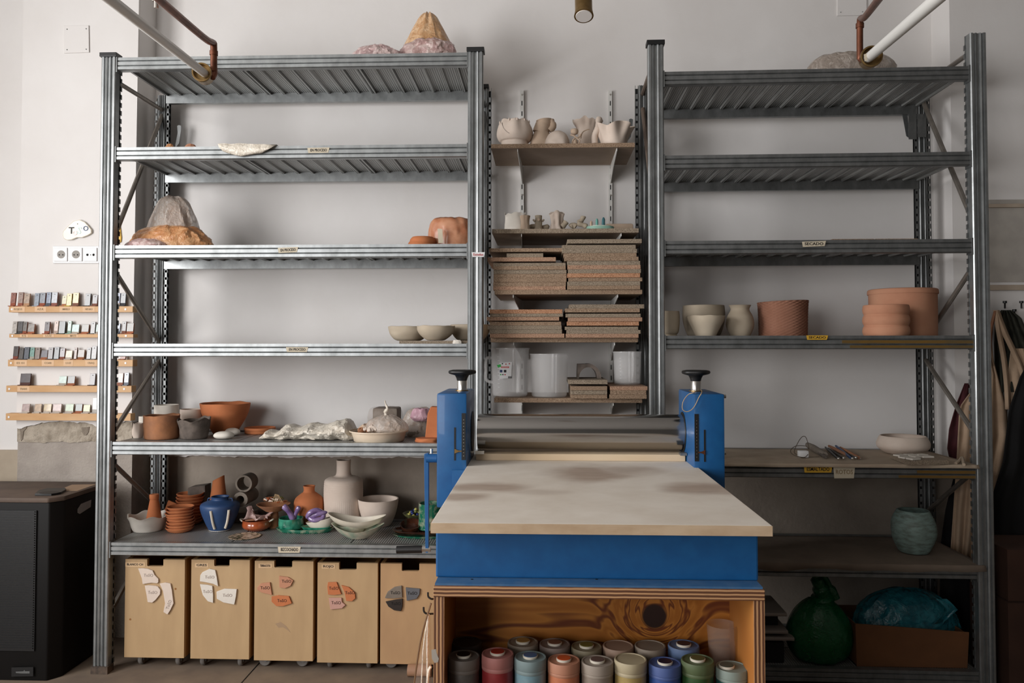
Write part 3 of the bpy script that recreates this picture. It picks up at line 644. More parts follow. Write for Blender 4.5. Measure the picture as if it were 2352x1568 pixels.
# hanging strips and the round log left of the cabinet
hs = [((984, 1410), (983, 1568), 1.824, 5, 'light'), ((990, 1385), (944, 1568), 1.816, 4, 'dark'), ((982, 1420), (966, 1568), 1.832, 3, 'light'), ((990, 1530), (980, 1568), 1.808, 6, 'shine')]
tw = thing('strip_bundle', 'bundle of clear plastic strips hanging from hooks on the cabinet side', 'strips', PY(980, 1568, 1.824))
for (a_, b_, Y, w, k) in hs:
    P = [PY(a_[0], a_[1], Y), PY((a_[0]+b_[0])/2-2, (a_[1]+b_[1])/2, Y), PY(b_[0], b_[1]+60, Y)]
    G().tube(cr_spline(P, 4), .0011*w/2, 6).build('strip', M['pcream'] if k != 'dark' else mat('brown_strip', '#6b5138', rough=.4), tw, smooth=True)
G().grid([[PY(x0, y, 1.84+.006*math.sin(i*1.3)), PY((x0+x1)/2, y, 1.832), PY(x1, y, 1.84)] for i, (x0, x1, y) in enumerate(((984, 990, 1412), (974, 990, 1470), (962, 992, 1520), (945, 992, 1600)))]).build('film_sheet', M['frostd'], tw)
lg = G().tube([Vector((XZ(937, 3.25, .0238))), Vector((XZ(990, 3.25, .0238)))], .0235, 24).build('rolling_pin', mat('beech', '#9a745a', '#ab8468', rough=.6, scale=20, st=(.3, 1, 1)), smooth=True)
setprop(lg, 'pale wooden rolling pin end sticking out under the fifth bin', 'rolling pin')

# ------------------------------------------------------------------ wooden bins on castors under the left unit
def pv(sx, ox, oy, pts): return [(ox+x/sx, oy+y/sx) for x, y in pts]
K = 5.26
BINS = [
 (285, 425, 1285, 1509, 338, 375, 1300, 'leftmost, one of its three white shards long', 'BLANCO CH', [
   (M['rawp'], pv(K, 260, 1270, [(310, 180), (370, 178), (430, 185), (485, 205), (510, 260), (555, 305), (555, 345), (540, 358), (470, 352), (365, 368), (355, 300)]), (425, 268)),
   (M['rawp'], pv(K, 260, 1270, [(390, 388), (440, 383), (520, 390), (550, 400), (578, 440), (575, 490), (520, 560), (480, 592), (425, 585), (412, 500)]), (475, 475)),
   (M['rawp'], pv(K, 260, 1270, [(570, 362), (640, 350), (700, 362), (718, 440), (730, 540), (738, 600), (700, 680), (665, 735), (615, 705), (635, 600), (610, 450)]), (672, 620))]),
 (437, 574, 1286, 1512, 492, 527, 1300, 'second from the left, three white shards', 'GRES', [
   (M['raww'], pv(K, 260, 1270, [(1060, 260), (1085, 225), (1170, 185), (1240, 200), (1260, 290), (1275, 395), (1215, 365), (1120, 345), (1055, 335)]), (1165, 290)),
   (M['raww'], pv(K, 260, 1270, [(1055, 370), (1150, 378), (1205, 392), (1215, 500), (1215, 595), (1150, 575), (1090, 500)]), (1140, 465)),
   (M['raww'], pv(K, 260, 1270, [(1255, 460), (1350, 425), (1500, 430), (1490, 520), (1470, 615), (1340, 590), (1258, 545)]), (1380, 510))]),
 (583, 720, 1289, 1516, 630, 671, 1303, 'third from the left, three brownish shards', 'TERRACOTA', [
   (M['terral'], pv(K, 260, 1270, [(1745, 410), (1790, 360), (1900, 348), (1925, 500), (1800, 470), (1750, 440)]), (1835, 420)),
   (M['terral'], pv(K, 640, 1270, [(10, 270), (120, 285), (182, 325), (150, 390), (80, 420), (15, 408)]), (95, 340)),
   (M['terra'], pv(K, 640, 1270, [(-80, 520), (0, 505), (130, 515), (165, 600), (60, 635), (-20, 635), (-80, 580)]), (40, 575))]),
 (728, 868, 1293, 1521, 779, 819, 1308, 'fourth from the left, two orange shards and a pink one', 'ROJO', [
   (M['terra'], pv(K, 640, 1270, [(600, 348), (705, 345), (762, 490), (680, 500), (602, 495), (592, 400)]), (665, 425)),
   (M['terra'], pv(K, 640, 1270, [(762, 382), (850, 405), (925, 470), (932, 540), (890, 575), (820, 572), (800, 470)]), (860, 480)),
   (mat('pink_clay', '#b58a7c', '#c39a8c', rough=.85), pv(K, 640, 1270, [(610, 535), (765, 535), (770, 585), (812, 620), (770, 660), (630, 675), (618, 600)]), (695, 600))]),
 (873, 1012, 1295, 1524, 923, 963, 1311, 'fifth from the left, three dark grey shards', '', [
   (M['greyclay'], pv(K, 640, 1270, [(1290, 525), (1320, 460), (1400, 405), (1490, 388), (1497, 530), (1400, 540), (1290, 538)]), (1410, 480)),
   (mat('bluegrey_clay', '#58585c', '#66666a', rough=.8), pv(K, 640, 1270, [(1537, 410), (1650, 420), (1710, 425), (1705, 490), (1670, 545), (1550, 570)]), (1615, 485)),
   (mat('black_clay', '#241d19', '#30261f', rough=.8), pv(K, 640, 1270, [(1295, 580), (1400, 560), (1500, 545), (1498, 640), (1480, 695), (1400, 685), (1330, 640)]), (1415, 610))])]
YBIN = 3.28
for bi, (x0, x1, yt, yb, n0, n1, ny, lab, note, shards) in enumerate(BINS):
    a = PY(x0, yb, YBIN); b = PY(x1, yt, YBIN); na = PY(n0, ny, YBIN); nb = PY(n1, ny, YBIN)
    t = thing('clay_bin', 'pale plywood bin on castors, '+lab, 'bin', ((a.x+b.x)/2, YBIN+.2, 0), 'plywood clay bins under the left shelving unit')
    P = [(a.x, a.z), (b.x, a.z), (b.x, b.z), (nb.x, b.z), (nb.x, na.z+.003), (nb.x-.004, na.z), (na.x+.004, na.z), (na.x, na.z+.003), (na.x, b.z), (a.x, b.z)]
    fp = G().prism([(x, YBIN, z) for x, z in P], (0, .018, 0)).build('front_panel', M['birch'] if bi < 4 else M['birchd'], t, bevel=.001)
    for xs in (a.x, b.x-.015): G().box(xs, xs+.015, YBIN+.0182, YBIN+.40, a.z, b.z).build('side_panel', M['birchs'], t)
    G().box(a.x+.0152, b.x-.0152, YBIN+.38, YBIN+.395, a.z, b.z).build('back_panel', M['birchs'], t)
    G().box(a.x+.0152, b.x-.0152, YBIN+.0182, YBIN+.3798, a.z, a.z+.012).build('bottom_panel', M['birchs'], t)
    for k, cx in enumerate((x0+42, x1-12) if bi == 0 else (x0+32, x1-19)):
        for yy, dp in ((YBIN+.05, 0), (YBIN+.34, 1)):
            x = PY(cx, 1520, YBIN+.05).x; turn = (bi in (2, 4) and k == 0) or (bi == 2)
            cs = G(); w = .026
            cs.box(x-.018, x+.018, yy-.018, yy+.018, a.z-.004, a.z-.0005)
            if turn: cs.prism([(x-.012, yy-.012, a.z-.004), (x+.02, yy-.012, a.z-.004), (x-.006, yy-.012, .02), (x-.014, yy-.012, .024)], (0, .003, 0))
            else: cs.box(x-.012, x-.0095, yy-.012, yy+.014, .02, a.z-.004).box(x+.0095, x+.012, yy-.012, yy+.014, .02, a.z-.004)
            c_ = cs.build('castor', M['galvd'], t)
            ax = 'y' if turn else 'x'
            off = Vector((x-(.01 if turn else 0), yy, .0262))
            rp = [(.010, -.008), (.022, -.009), (.0255, -.005), (.0255, .005), (.022, .009), (.010, .008)]
            G().lathe(rp, off, 24, axis=ax).build('wheel', mat('grey_rubber', '#6a6662', rough=.6), c_, smooth=True, ang=50)
    if note:
        tx = (x0+6, x0+44) if bi == 0 else (x0+14, x0+38)
        tl = poly([(tx[0]-3, 1291+bi*1.5), (tx[1]+4, 1291+bi*1.5), (tx[1]+4, 1301+bi*1.5), (tx[0]-3, 1301+bi*1.5)], YBIN-.0004, .0004).build('paper_label', mat('beige_label', '#c9a983', rough=.7), t)
        text(note, (tx[0]+tx[1])/2, 1296+bi*1.5, 5.2, YBIN-.0012, M['ink'], tl, wpx=tx[1]-tx[0])
    for (m_, pts, tp) in shards:
        o = G().prism([PY(x, y, YBIN-.0003) for x, y in pts], (0, -.007, 0)).build('clay_shard', m_, t, bevel=.0015)
        ox = 260 if bi < 2 or (bi == 2 and tp[0] > 1500) else 640
        text('ToSO', ox+tp[0]/K, 1270+tp[1]/K, 7, YBIN-.0078, M['stamp'] if bi < 2 else M['stampd'] if bi < 4 else M['cap'], o, tilt=(-70 if tp == (672, 620) else 0), name='stamp', wpx=22)
    if bi == 0:
        for (x, y) in ((299, 1422), (403, 1352)): G().lathe([(.004, 0), (.0045, .0004), (.0035, .0006)], PY(x, y, YBIN-.0006), 14, axis='y').build('wood_knot', mat('knot', '#8a5a2a'), fp)
    if bi == 2: poly([(632, 1432), (645, 1428), (658, 1438), (668, 1453), (660, 1446), (650, 1440), (640, 1441)], YBIN-.0002, .0003).build('clay_smear', mat('smear', '#9f8569', rough=.9), fp)

# ------------------------------------------------------------------ gas heater at the lower left
HX = -1.950
ht = thing('gas_heater', 'black cabinet gas heater with brown top at the lower left corner', 'heater', (-2.25, 3.33, 0))
zt = .728; xl_ = -2.62
G().prism([(xl_, 3.52, 0), (HX, 3.52, 0), (HX, 3.192, 0), (HX-.035, 3.144, 0), (xl_, 3.144, 0)], (0, 0, zt-.02)).build('cabinet', M['heater'], ht, bevel=.006, smooth=True)
G().prism([(xl_-.002, 3.525, zt-.02), (HX+.003, 3.525, zt-.02), (HX+.003, 3.187, zt-.02), (HX-.037, 3.1376, zt-.02), (xl_-.002, 3.1376, zt-.02)], (0, 0, .02)).build('top_cover', M['heatertop'], ht, bevel=.006, smooth=True)  # top cover browner and lighter than the black cabinet
p = [PZ(130, 1127, zt), PZ(165, 1113, zt), PZ(221, 1112, zt), PZ(178, 1127, zt)]
G().prism([v+Vector((0, 0, .0003)) for v in p], (0, 0, .0004)).build('pale_patch', mat('tan_patch', '#9a8068', rough=.8), ht)  # paler tan area on the top cover
rc = PZ(116, 1130, zt)
g = G().prism([PZ(x, y, zt+.0008) for x, y in ((80, 1138), (88, 1130), (110, 1124), (150, 1124), (152, 1127), (140, 1134), (118, 1138))], (0, 0, .008)); g.build('handle_recess', M['cap'], ht, bevel=.001)
G().lathe([(.030, 0), (.030, .001)], PZ(114, 1131, zt+.0092), 24, sx=1.3, sy=1).build('dial', M['black'], ht)
G().box(xl_+.02, PY(84, 1200, 3.14).x, 3.1376, 3.143, .12, PY(84, 1172, 3.14).z).build('grille_panel', M['black'], ht)
g = G(); z = .13
while z < PY(84, 1175, 3.136).z: g.box(xl_+.03, PY(80, 1200, 3.136).x, 3.133, 3.1372, z, z+.0035); z += .0095
o = g.build('grille_bars', M['cap'], ht); o['kind'] = 'stuff'
hp = G().prism([Vector((HX+.0005, y, z)) for y, z in ((3.28, .655), (3.28, .64), (3.296, .632), (3.376, .645), (3.38, .675), (3.304, .672))], (.001, 0, 0)); hp.build('hand_hole', mat('pale_grey', '#8b8784', rough=.7), ht)
bp_ = poly([(27, 1532), (77, 1531), (77, 1552), (27, 1553)], 3.1368, .002).build('badge', M['cap'], ht)
poly([(36, 1542), (54, 1541), (56, 1538), (58, 1541), (68, 1541), (68, 1546), (58, 1546), (50, 1546), (37, 1545)], 3.1346, .0005).build('emblem', M['galvd'], bp_)

# ------------------------------------------------------------------ pillar: cover, sockets, plaque, rails and test tiles
def screwdot(px, py, Y, parent, r=.003, m=None): G().tube([PY(px, py, Y), PY(px, py, Y-.002)], r, 10).build('screw', m or M['steel'], parent)
jc = thing('junction_cover', 'white square junction cover on the left pillar above the shelving unit', 'wall plate', PY(177, 122, YP))
poly([(147, 60), (205, 59), (206, 121), (148, 123)], YP-.0005, .006).build('plate', M['wall'], jc, bevel=.002)
for x, y in ((154, 67), (198, 66), (154, 114), (198, 113)): screwdot(x, y, YP-.006, jc, .0026, M['galvd'])
jc = thing('junction_cover', 'pale square junction cover high on the back wall right of the middle', 'wall plate', PY(1957, 37, YW))
poly([(1922, -25), (1990, -25), (1990, 36), (1922, 37)], YW-.0005, .006).build('plate', M['wall'], jc, bevel=.002)
for x, y in ((1931, 28), (1981, 27)): screwdot(x, y, YW-.006, jc, .0026, M['galvd'])
sk = thing('socket_plate', 'white triple socket plate on the left pillar under the ceramic sign', 'socket', PY(177, 605, YP))
poly([(123, 565), (232, 565), (232, 605), (123, 605)], YP-.0005, .008).build('frame', M['white'], sk, bevel=.003)
for k, (x, ty) in enumerate(((140, 0), (174, 0), (208, 1))):
    mo = poly([(x-15.5, 569), (x+15.5, 569), (x+15.5, 600), (x-15.5, 600)], YP-.0085, .005).build('socket_module', M['white'], sk, bevel=.002)
    if ty == 0:
        G().lathe([(.0185, 0), (.0185, .0012)], PY(x, 584, YP-.0148), 28, axis='y').build('socket_well', M['greyhole'], mo)
        for dx in (-4, 4): screwdot(x+dx, 585, YP-.015, mo, .0026, M['black'])
    else:
        for dx in (-7, 7): screwdot(x+dx, 585, YP-.0136, mo, .0055, M['black'])
        screwdot(x, 585, YP-.0136, mo, .002, M['black'])
sg = thing('ceramic_sign', 'small irregular ceramic sign with painted lettering above the wall sockets', 'sign', PY(180, 552, YP))
poly([(147, 541), (148, 532), (158, 521), (172, 508), (186, 505), (197, 510), (205, 518), (213, 528), (213, 536), (205, 541), (192, 546), (180, 546), (168, 551), (157, 552), (150, 549)], YP-.0005, .012).build('slab', M['ivory'], sg, bevel=.003)
for s_, x, y, h_, m_, tl in (('T', 164, 530, 16, M['ink'], 0), ('o', 172, 533, 17, M['browng'], 0), ('S', 182, 530, 17, M['greeng'], 10), ('O', 197, 525, 12, M['navy'], 0)):
    text(s_, x, y, h_, YP-.0135, m_, sg, tl)
screwdot(178, 514, YP-.012, sg, .002, M['black'])
yt_ = poly([(262, 508), (276, 509), (280, 545), (279, 556), (266, 561), (262, 555)], YP-.0005, .006).build('yellow_tag', mat('yellow_plastic', '#d7a520', '#e0b53a', rough=.5), bevel=.002)
setprop(yt_, 'yellow plastic tag on the pillar, half behind the left steel post', 'tag')
RAILS = [(20, 305, 703, 717, 'top'), (21, 306, 767, 775, 'second'), (18, 305, 826, 841, 'third'), (14, 302, 886, 900, 'fourth'), (13, 300, 950, 965, 'lowest')]
YR = 3.566
def dk(h, f):
    return '#'+''.join('%02x' % int(int(h[i:i+2], 16)*f**.4545) for i in (1, 3, 5))
TL = {
0: [(23, 35, 672, '#a86a58', '#a5583e', 'red'), (40, 52, 671, '#b79a8c', '#a3604a', 'pinkish white'), (53, 67, 674, '#c8ab92', '#c99a74', 'beige'), (78, 89, 673, '#9aa5b4', '#9aa5b4', 'light blue'), (90, 103, 672, '#8a8f99', '#a5583c', 'blue-grey'), (105, 116, 671, '#6f7f9c', '#595d66', 'blue streaked'), (117, 131, 671, '#9298a2', '#9c5f50', 'lilac grey'), (141, 152, 679, '#bdb373', '#c08058', 'small olive yellow'), (152, 164, 674, '#d6ba45', '#d6ba45', 'bright yellow'), (166, 180, 672, '#c9b45c', '#8d5c4a', 'yellow and brown'), (194, 207, 674, '#3a3634', '#3a3634', 'charcoal'), (211, 223, 677, '#4e4244', '#8d5846', 'dark plum'), (264, 275, 673, '#3a5590', '#c4b4aa', 'cobalt blue'), (275, 288, 673, '#4c4e54', '#3e3e42', 'steel grey')],
1: [(27, 38, 738, '#d3cac2', '#d3cac2', 'white'), (39, 51, 738, '#55504f', '#4a4645', 'dark grey'), (51, 61, 739, '#7d746c', '#a0573c', 'speckled grey'), (62, 78, 744, '#b3aaa2', '#b56b48', 'pale grey'), (101, 113, 739, '#5b4a4a', '#9c563e', 'plum brown'), (123, 133, 737, '#c09a80', '#c9b2a4', 'peach'), (134, 149, 738, '#34382f', '#34382f', 'blackish green'), (154, 163, 737, '#a4c2b0', '#9ab8a8', 'mint spotted'), (164, 181, 745, '#95bdb4', '#c8b8a8', 'mint'), (186, 203, 745, '#6b5f48', '#b8704c', 'olive brown'), (207, 218, 739, '#6c625e', '#6c625e', 'taupe'), (219, 230, 745, '#a3c4b5', '#c4b6a8', 'pale mint'), (264, 275, 743, '#7f8ea6', '#6c7484', 'misty blue'), (279, 289, 738, '#4f4442', '#8c5540', 'dark umber'), (290, 306, 742, '#5c5240', '#b86c48', 'olive drab')],
2: [(29, 41, 795, '#4b3c38', '#8e4a38', 'dark chestnut'), (41, 53, 799, '#50463f', '#50463f', 'smoky brown'), (54, 66, 797, '#3e4452', '#3e4452', 'slate blue'), (67, 78, 798, '#6ea596', '#b9b2a2', 'teal'), (79, 91, 798, '#7c604a', '#7c604a', 'tawny'), (93, 108, 804, '#645c66', '#b26c46', 'violet grey'), (109, 121, 798, '#54423f', '#54423f', 'cocoa'), (123, 135, 797, '#33383f', '#33383f', 'ink blue'), (136, 148, 800, '#6a5658', '#94553f', 'mauve brown'), (149, 165, 805, '#d4c2a0', '#d8cabc', 'cream'), (169, 176, 798, '#84583e', '#84583e', 'narrow russet'), (177, 193, 803, '#7a6046', '#a9683f', 'caramel'), (198, 208, 798, '#77706e', '#77706e', 'ash grey'), (209, 221, 795, '#7c7674', '#7c7674', 'granite grey'), (276, 288, 812, '#a2573a', '#a2573a', 'plain terracotta')],
3: [(45, 69, 858, '#49383a', '#5c3a34', 'wide dark violet'), (134, 152, 864, '#98b8a4', '#c2b4a4', 'pale green'), (154, 171, 864, '#4b463a', '#b06a44', 'dark olive'), (205, 218, 858, '#4a3634', '#4a3634', 'dark maroon'), (266, 282, 857, '#c2a79c', '#a8705c', 'rosy white'), (284, 295, 856, '#a7adb8', '#8a8f9a', 'pearl blue')],
4: [(49, 67, 928, '#cdb0aa', '#d6c8bc', 'rose'), (78, 94, 928, '#d3b08a', '#d8cabc', 'apricot'), (99, 117, 928, '#d6b880', '#d8cabc', 'honey'), (120, 140, 928, '#bd9488', '#d6c8bc', 'dusty pink'), (149, 168, 928, '#8fa870', '#d6c8bc', 'leaf green'), (172, 188, 928, '#3c4834', '#b56c48', 'bottle green'), (190, 206, 930, '#b3b863', '#d6c8bc', 'lime'), (211, 227, 914, '#c4c4bc', '#d0cac2', 'tall milky')]}
for i, (x0, x1, yt, yb, nm) in enumerate(RAILS):
    a = PY(x0, yb, YR); b = PY(x1, yt, YR)
    r = thing('sample_rail', f'{nm} pine rail holding glaze test tiles on the left pillar', 'rail', ((a.x+b.x)/2, YP-.02, a.z), 'pine rails for test tiles')
    G().box(a.x, b.x, YR, YP-.0002, a.z, b.z).build('batten', M['railw'], r, bevel=.001)
    ym = (yt+yb)/2
    for x in (x0+7, x1-17): G().lathe([(.0048, 0), (.0048, .001), (.002, .0015)], PY(x, ym, YR-.0014), 14, axis='y').build('screw', M['white'], r)
    words = [(28, 55, 'ROJOS'), (82, 104, 'AZUL'), (139, 164, 'AMARILLO'), (192, 216, 'NEGRO')] if i == 0 else [(35, 60, 'ES 01'), (98, 122, 'COAR'), (148, 166, 'LUZ'), (198, 220, 'CRAQ')] if i == 2 else [(48, 62, 'ES'), (101, 122, 'LUZ'), (158, 178, 'MATE')] if i == 1 else [(42, 66, 'TRANS')] if i == 3 else []
    for (u, v, s_) in words:
        tl = poly([(u-2, yt+1), (v+2, yt+1), (v+2, yb-1), (u-2, yb-1)], YR-.0001, .0005).build('tape_label', mat('peach_tape', '#d4b08c', rough=.7), r)
        text(s_, (u+v)/2, ym, 4.6, YR-.0009, M['inkg'], tl, wpx=(v-u)*.72)
    zt = b.z; n = 0
    for j, (u, v, ty, c1, c2, cn) in enumerate(TL[i]):
        Yt = YR+.012+(.004 if j % 2 else 0)
        A = PY(u, yt, Yt); B = PY(v, ty, Yt); w = B.x-A.x
        t = thing('test_tile', f'{cn} glazed test tile standing on the {nm} pine rail', 'test tile', ((A.x+B.x)/2, Yt, zt), f'glaze test tiles on the {nm} rail')
        mb = mat('tb'+c2, dk(c2, .62), dk(c2, .8), rough=.8, scale=60); mg = mat('tg'+c1, dk(c1, .42), dk(c1, .78), rough=.22, coat=.4, scale=95, lo=.3, hi=.7)
        lean = .008; hh = B.z-zt; k = .25 if c1 != c2 else .06
        def P(z, off=0): return Yt+lean*(z-zt)/hh+off
        ex = (-.5+NZ(u, i, 0))*.004
        G().prism([(A.x, P(zt), zt+.0003), (A.x, P(zt+hh), zt+hh), (A.x, P(zt+hh)+.006, zt+hh), (A.x, P(zt)+.006, zt+.0003)], (w, 0, 0)).box(A.x-.003, B.x, Yt-.012, Yt+.001, zt+.0003, zt+.004).build('tile_body', mb, t, bevel=.0008)
        G().prism([(A.x+.0004, P(zt+hh*k)-.0012, zt+hh*k), (A.x+.0004, P(zt+hh)-.0012, zt+hh+.0006), (A.x+.0004, P(zt+hh)+.002, zt+hh+.0006), (A.x+.0004, P(zt+hh*k)+.002, zt+hh*k)], (w-.0008, 0, 0)).build('glaze', mg, t, bevel=.0006)
        if v-u < 15: G().tube([((A.x+B.x)/2, P(zt+hh*.86)-.0016, zt+hh*.86), ((A.x+B.x)/2, P(zt+hh*.86)+.001, zt+hh*.86)], .0022, 8).build('hole', M['black'], t)

# ------------------------------------------------------------------ pots, bowls and other things on the shelves
def smoothp(P, n=5):
    V = [Vector((r, z, 0)) for r, z in P]; return [(max(v.x, .002), v.y) for v in cr_spline(V, n)]
def tiltm(c, ax, ay):
    return Matrix.Translation(c) @ Matrix.Rotation(R(ay), 4, 'Y') @ Matrix.Rotation(R(ax), 4, 'X') @ Matrix.Translation(-Vector(c))
def pot(name, label, cat, x0, x1, yt, yb, prof, m, z=None, Y=None, wall=.07, op=True, wob=0, rim=0, sy=1, group=None, seg=48, sm=4, tilt=None, parent=None, seed=0, fn=None, ang=50, thick=None, built=None):
    """a thrown or pinched pot: profile (radius, height) as fractions of its outline in the photo"""
    xm = (x0+x1)/2; below = z is not None and z < 1.30
    if Y is None:
        q = PZ(xm, yb, z); k = q.y/F; rb = prof[0][0]*(x1-x0)/2*k; Yc = q.y+rb*sy
    else: Yc = Y
    k = Yc/F; rr = (x1-x0)/2*k; base = XZ(xm, Yc, z)
    rt = prof[-1][0]*rr*sy
    h = PY(xm, yt, Yc+(rt*.9 if below else -rt*.9)).z-z
    P = smoothp(prof, sm) if sm else list(prof)
    P = [(r*rr, zz*h) for r, zz in P]
    if op:
        t = thick or wall*rr; top = P[-1]
        P += [(top[0]-t*.35, top[1]+t*.15), (top[0]-t, top[1]-t*.15)]+[(max(r-t, .002), max(zz, t*1.2)) for r, zz in reversed(P[:-1]) if zz > t*1.2]+[(.002, t*1.2)]
    else: P += [(.002, P[-1][1])]
    P = [(.002, 0)]+P
    def f2(r, zz, a, j):
        f_ = zz/h if h else 0
        if wob: r = r*(1+wob*NZ(math.cos(a)*1.6+seed, math.sin(a)*1.6, f_*2.2))
        if rim: zz = zz+rim*h*f_*f_*NZ(math.cos(a)*1.8+seed, math.sin(a)*1.8, 5)
        if fn: r, zz = fn(r, zz, a, f_, h)
        return r, zz
    g = G(); g.lathe(P, (base.x, base.y, z+.0004), seg, fn=f2, sy=sy)
    if tilt: g.xf = tiltm(base, *tilt)
    o = g.build(name, m, parent, smooth=True, ang=ang)
    if parent is None: setprop(o, label, cat, group)
    o_c = base.copy()
    if built is not None: built.update(c=o_c, r=rr, h=h, k=k)
    return o
def bag(name, label, cat, x0, x1, yt, yb, prof, m, z, Y, amp=.16, sy=.8, seed=0, freq=5., group=None, parent=None, vert=.5, seg=84, n=7, sharp=1.):
    xm = (x0+x1)/2; k = Y/F; rr = (x1-x0)/2*k; base = XZ(xm, Y, z); h = PY(xm, yt, Y).z-z
    P = [(r*rr, q*h) for r, q in smoothp(prof, n)]+[(.002, h*prof[-1][1])]
    def f2(r, zz, a, j):
        p = Vector((math.cos(a)*1.2+seed*3.1, math.sin(a)*1.2, zz/max(h, 1e-4)*vert*2))
        d = ridged(p, freq/3, 4)*.5+.5*noise.noise(p*1.3)
        w = amp*rr*min(1, (zz/h)*6+.12)
        return max(.001, r+w*d*min(1, r/rr*1.6)), max(0, zz+amp*.35*h*noise.noise(p*freq/2.2)*(1 if 0 < zz/h else 0))
    o = G().lathe(P, (base.x, base.y, z+.0005), seg, fn=f2, sy=sy).build(name, m, parent, smooth=True, ang=28)
    if parent is None: setprop(o, label, cat, group)
    return o
def loopline(px, Y, r, m, name, parent): return G().tube(cr_spline([PY(x, y, Y) for x, y in px], 5), r, 6).build(name, m, parent, smooth=True)
CYL = [(.92, 0), (1, .04), (1, .5), (1, .96), (.98, 1)]
BOWL = [(.42, 0), (.5, .03), (.8, .42), (.95, .8), (1, 1)]
# ---- top shelf, left unit
z1_ = LV[0]-.005
c = XZ(880, 3.32, z1_); d = XZ(1050, 3.32, z1_)
setprop(G().box(c.x, d.x, 3.32, 3.62, z1_+.0005, z1_+.0175).build('chipboard_board', CHIP[1]), 'chipboard board under the peach bag on top of the left unit', 'board')
bag('plastic_bag', 'peach coloured plastic bag draped in a tall hump on top of the left unit', 'plastic bag', 922, 1045, 32, 118, [(1, 0), (1.0, .1), (.93, .25), (.82, .42), (.62, .62), (.44, .8), (.30, .93), (.16, 1)], M['ppeach'], z1_+.018, 3.45, amp=.10, seed=1, vert=.25)
bag('plastic_bag', 'crumpled pink plastic film bunched in front of the peach bag', 'plastic film', 924, 1045, 93, 120, [(1, 0), (1, .3), (.85, .7), (.5, .95), (.2, 1)], M['ppink'], z1_+.0185, 3.40, amp=.22, seed=4, freq=8, sy=.62)
bag('plastic_bag', 'flat pink plastic film trailing left along the top shelf', 'plastic film', 808, 925, 106, 122, [(1, 0), (.95, .3), (.8, .6), (.5, .9), (.2, 1)], M['ppink'], z1_, 3.34, amp=.25, seed=9, freq=9, sy=.5)
# ---- second shelf: odd bits and a sheet hanging over the edge
z2_ = LV[1]-.005
c = XZ(466, 3.32, z2_); d = XZ(530, 3.32, z2_)
setprop(G().box(c.x, d.x, 3.32, 3.5, z2_+.0005, z2_+.0165).build('chipboard_board', CHIP[1]), 'short chipboard board lying on the second shelf left of the hanging sheet', 'board')
bag('clay_scrap', 'small orange clay scrap by the rear post on the second shelf', 'clay scrap', 378, 402, 331, 340, [(1, 0), (.9, .5), (.4, 1)], M['porange'], z2_, 3.34, seed=2)
bag('clay_scrap', 'flat pinkish clay scrap on the second shelf left of the short board', 'clay scrap', 420, 456, 332, 340, [(1, 0), (.9, .5), (.4, 1)], M['terral'], z2_, 3.34, seed=3)
rows = []
top = [(500, 330), (515, 329), (530, 331), (548, 329), (566, 330), (585, 331), (604, 331), (618, 332), (632, 334)]
bot = [(503, 338), (512, 347), (524, 352), (540, 356), (553, 359), (567, 357), (584, 354), (600, 352), (604, 350)]
for i in range(9):
    f_ = i/8; rows.append([PY(a[0]+(b[0]-a[0])*f_, a[1]+(b[1]-a[1])*f_, 3.215-.012*math.sin(f_*3.1)+.006*NZ(j*1.3, i*.8, 2)) for j, (a, b) in enumerate(zip(top, bot))])
back = [Vector((v.x, 3.42, z2_+.006+.004*NZ(j, 0, 0))) for j, v in enumerate(rows[0])]
mid_ = [Vector((v.x, 3.235, z2_+.012+.004*NZ(j, 4, 0))) for j, v in enumerate(rows[0])]
setprop(G().grid([back, mid_]+rows).build('plastic_sheet', M['pcream'], smooth=True, solid=.001), 'cream plastic sheet hanging over the front beam of the second shelf', 'plastic sheet')
# ---- third shelf
z3_ = LV[2]-.005
bag('plastic_bag', 'orange plastic bag spread wide under the clear hump on the third shelf', 'plastic bag', 300, 486, 517, 562, [(1, 0), (1, .2), (.9, .5), (.7, .8), (.35, .97), (.1, 1)], M['porange'], z3_, 3.42, amp=.14, seed=12, freq=6, sy=.55)
bag('plastic_bag', 'clear crumpled plastic bag standing in a hump on the third shelf', 'plastic bag', 334, 458, 453, 560, [(1, 0), (1.02, .2), (.93, .4), (.8, .6), (.62, .8), (.45, .94), (.26, 1)], M['pclear'], z3_, 3.45, amp=.14, seed=6, vert=.3, sy=.75)
pot('clay_block', 'brown clay form seen through the clear bag on the third shelf', 'clay', 375, 440, 472, 560, [(.95, 0), (1, .3), (.85, .7), (.6, 1)], M['brownclay'], z=z3_, Y=3.45, op=False, wob=.1)
bag('plastic_bag', 'flat pinkish plastic edge lying at the left end of the third shelf', 'plastic film', 288, 380, 549, 562, [(1, 0), (.9, .5), (.4, 1)], M['ppink'], z3_, 3.31, amp=.2, seed=15, sy=.5)
for j, (x0, x1, yt, yb) in enumerate(((937, 1000, 551, 558), (941, 1001, 543, 551))):
    zz = z3_ if j == 0 else z3_+.0135
    pot('saucer', ['terracotta saucer lying upside down at the bottom of the pair on the third shelf', 'terracotta saucer on top of the pair on the third shelf'][j], 'saucer', x0, x1, yt-1, yb, [(.9, 0), (1, .3), (.97, .7), (.8, 1)], M['terra'], z=zz, Y=3.36, op=False, group='terracotta saucers on the third shelf')
cw = thing('wrapped_clay', 'block of terracotta clay wrapped in film at the right end of the third shelf', 'clay', XZ(1035, 3.42, z3_))
bag('clay', None, None, 985, 1092, 501, 558, [(.94, 0), (1, .1), (1, .45), (.95, .75), (.8, .93), (.5, 1)], mat('filmed_clay', '#a9694a', '#c08a6a', rough=.3, scale=18), z3_, 3.43, amp=.08, seed=21, sy=.7, parent=cw)
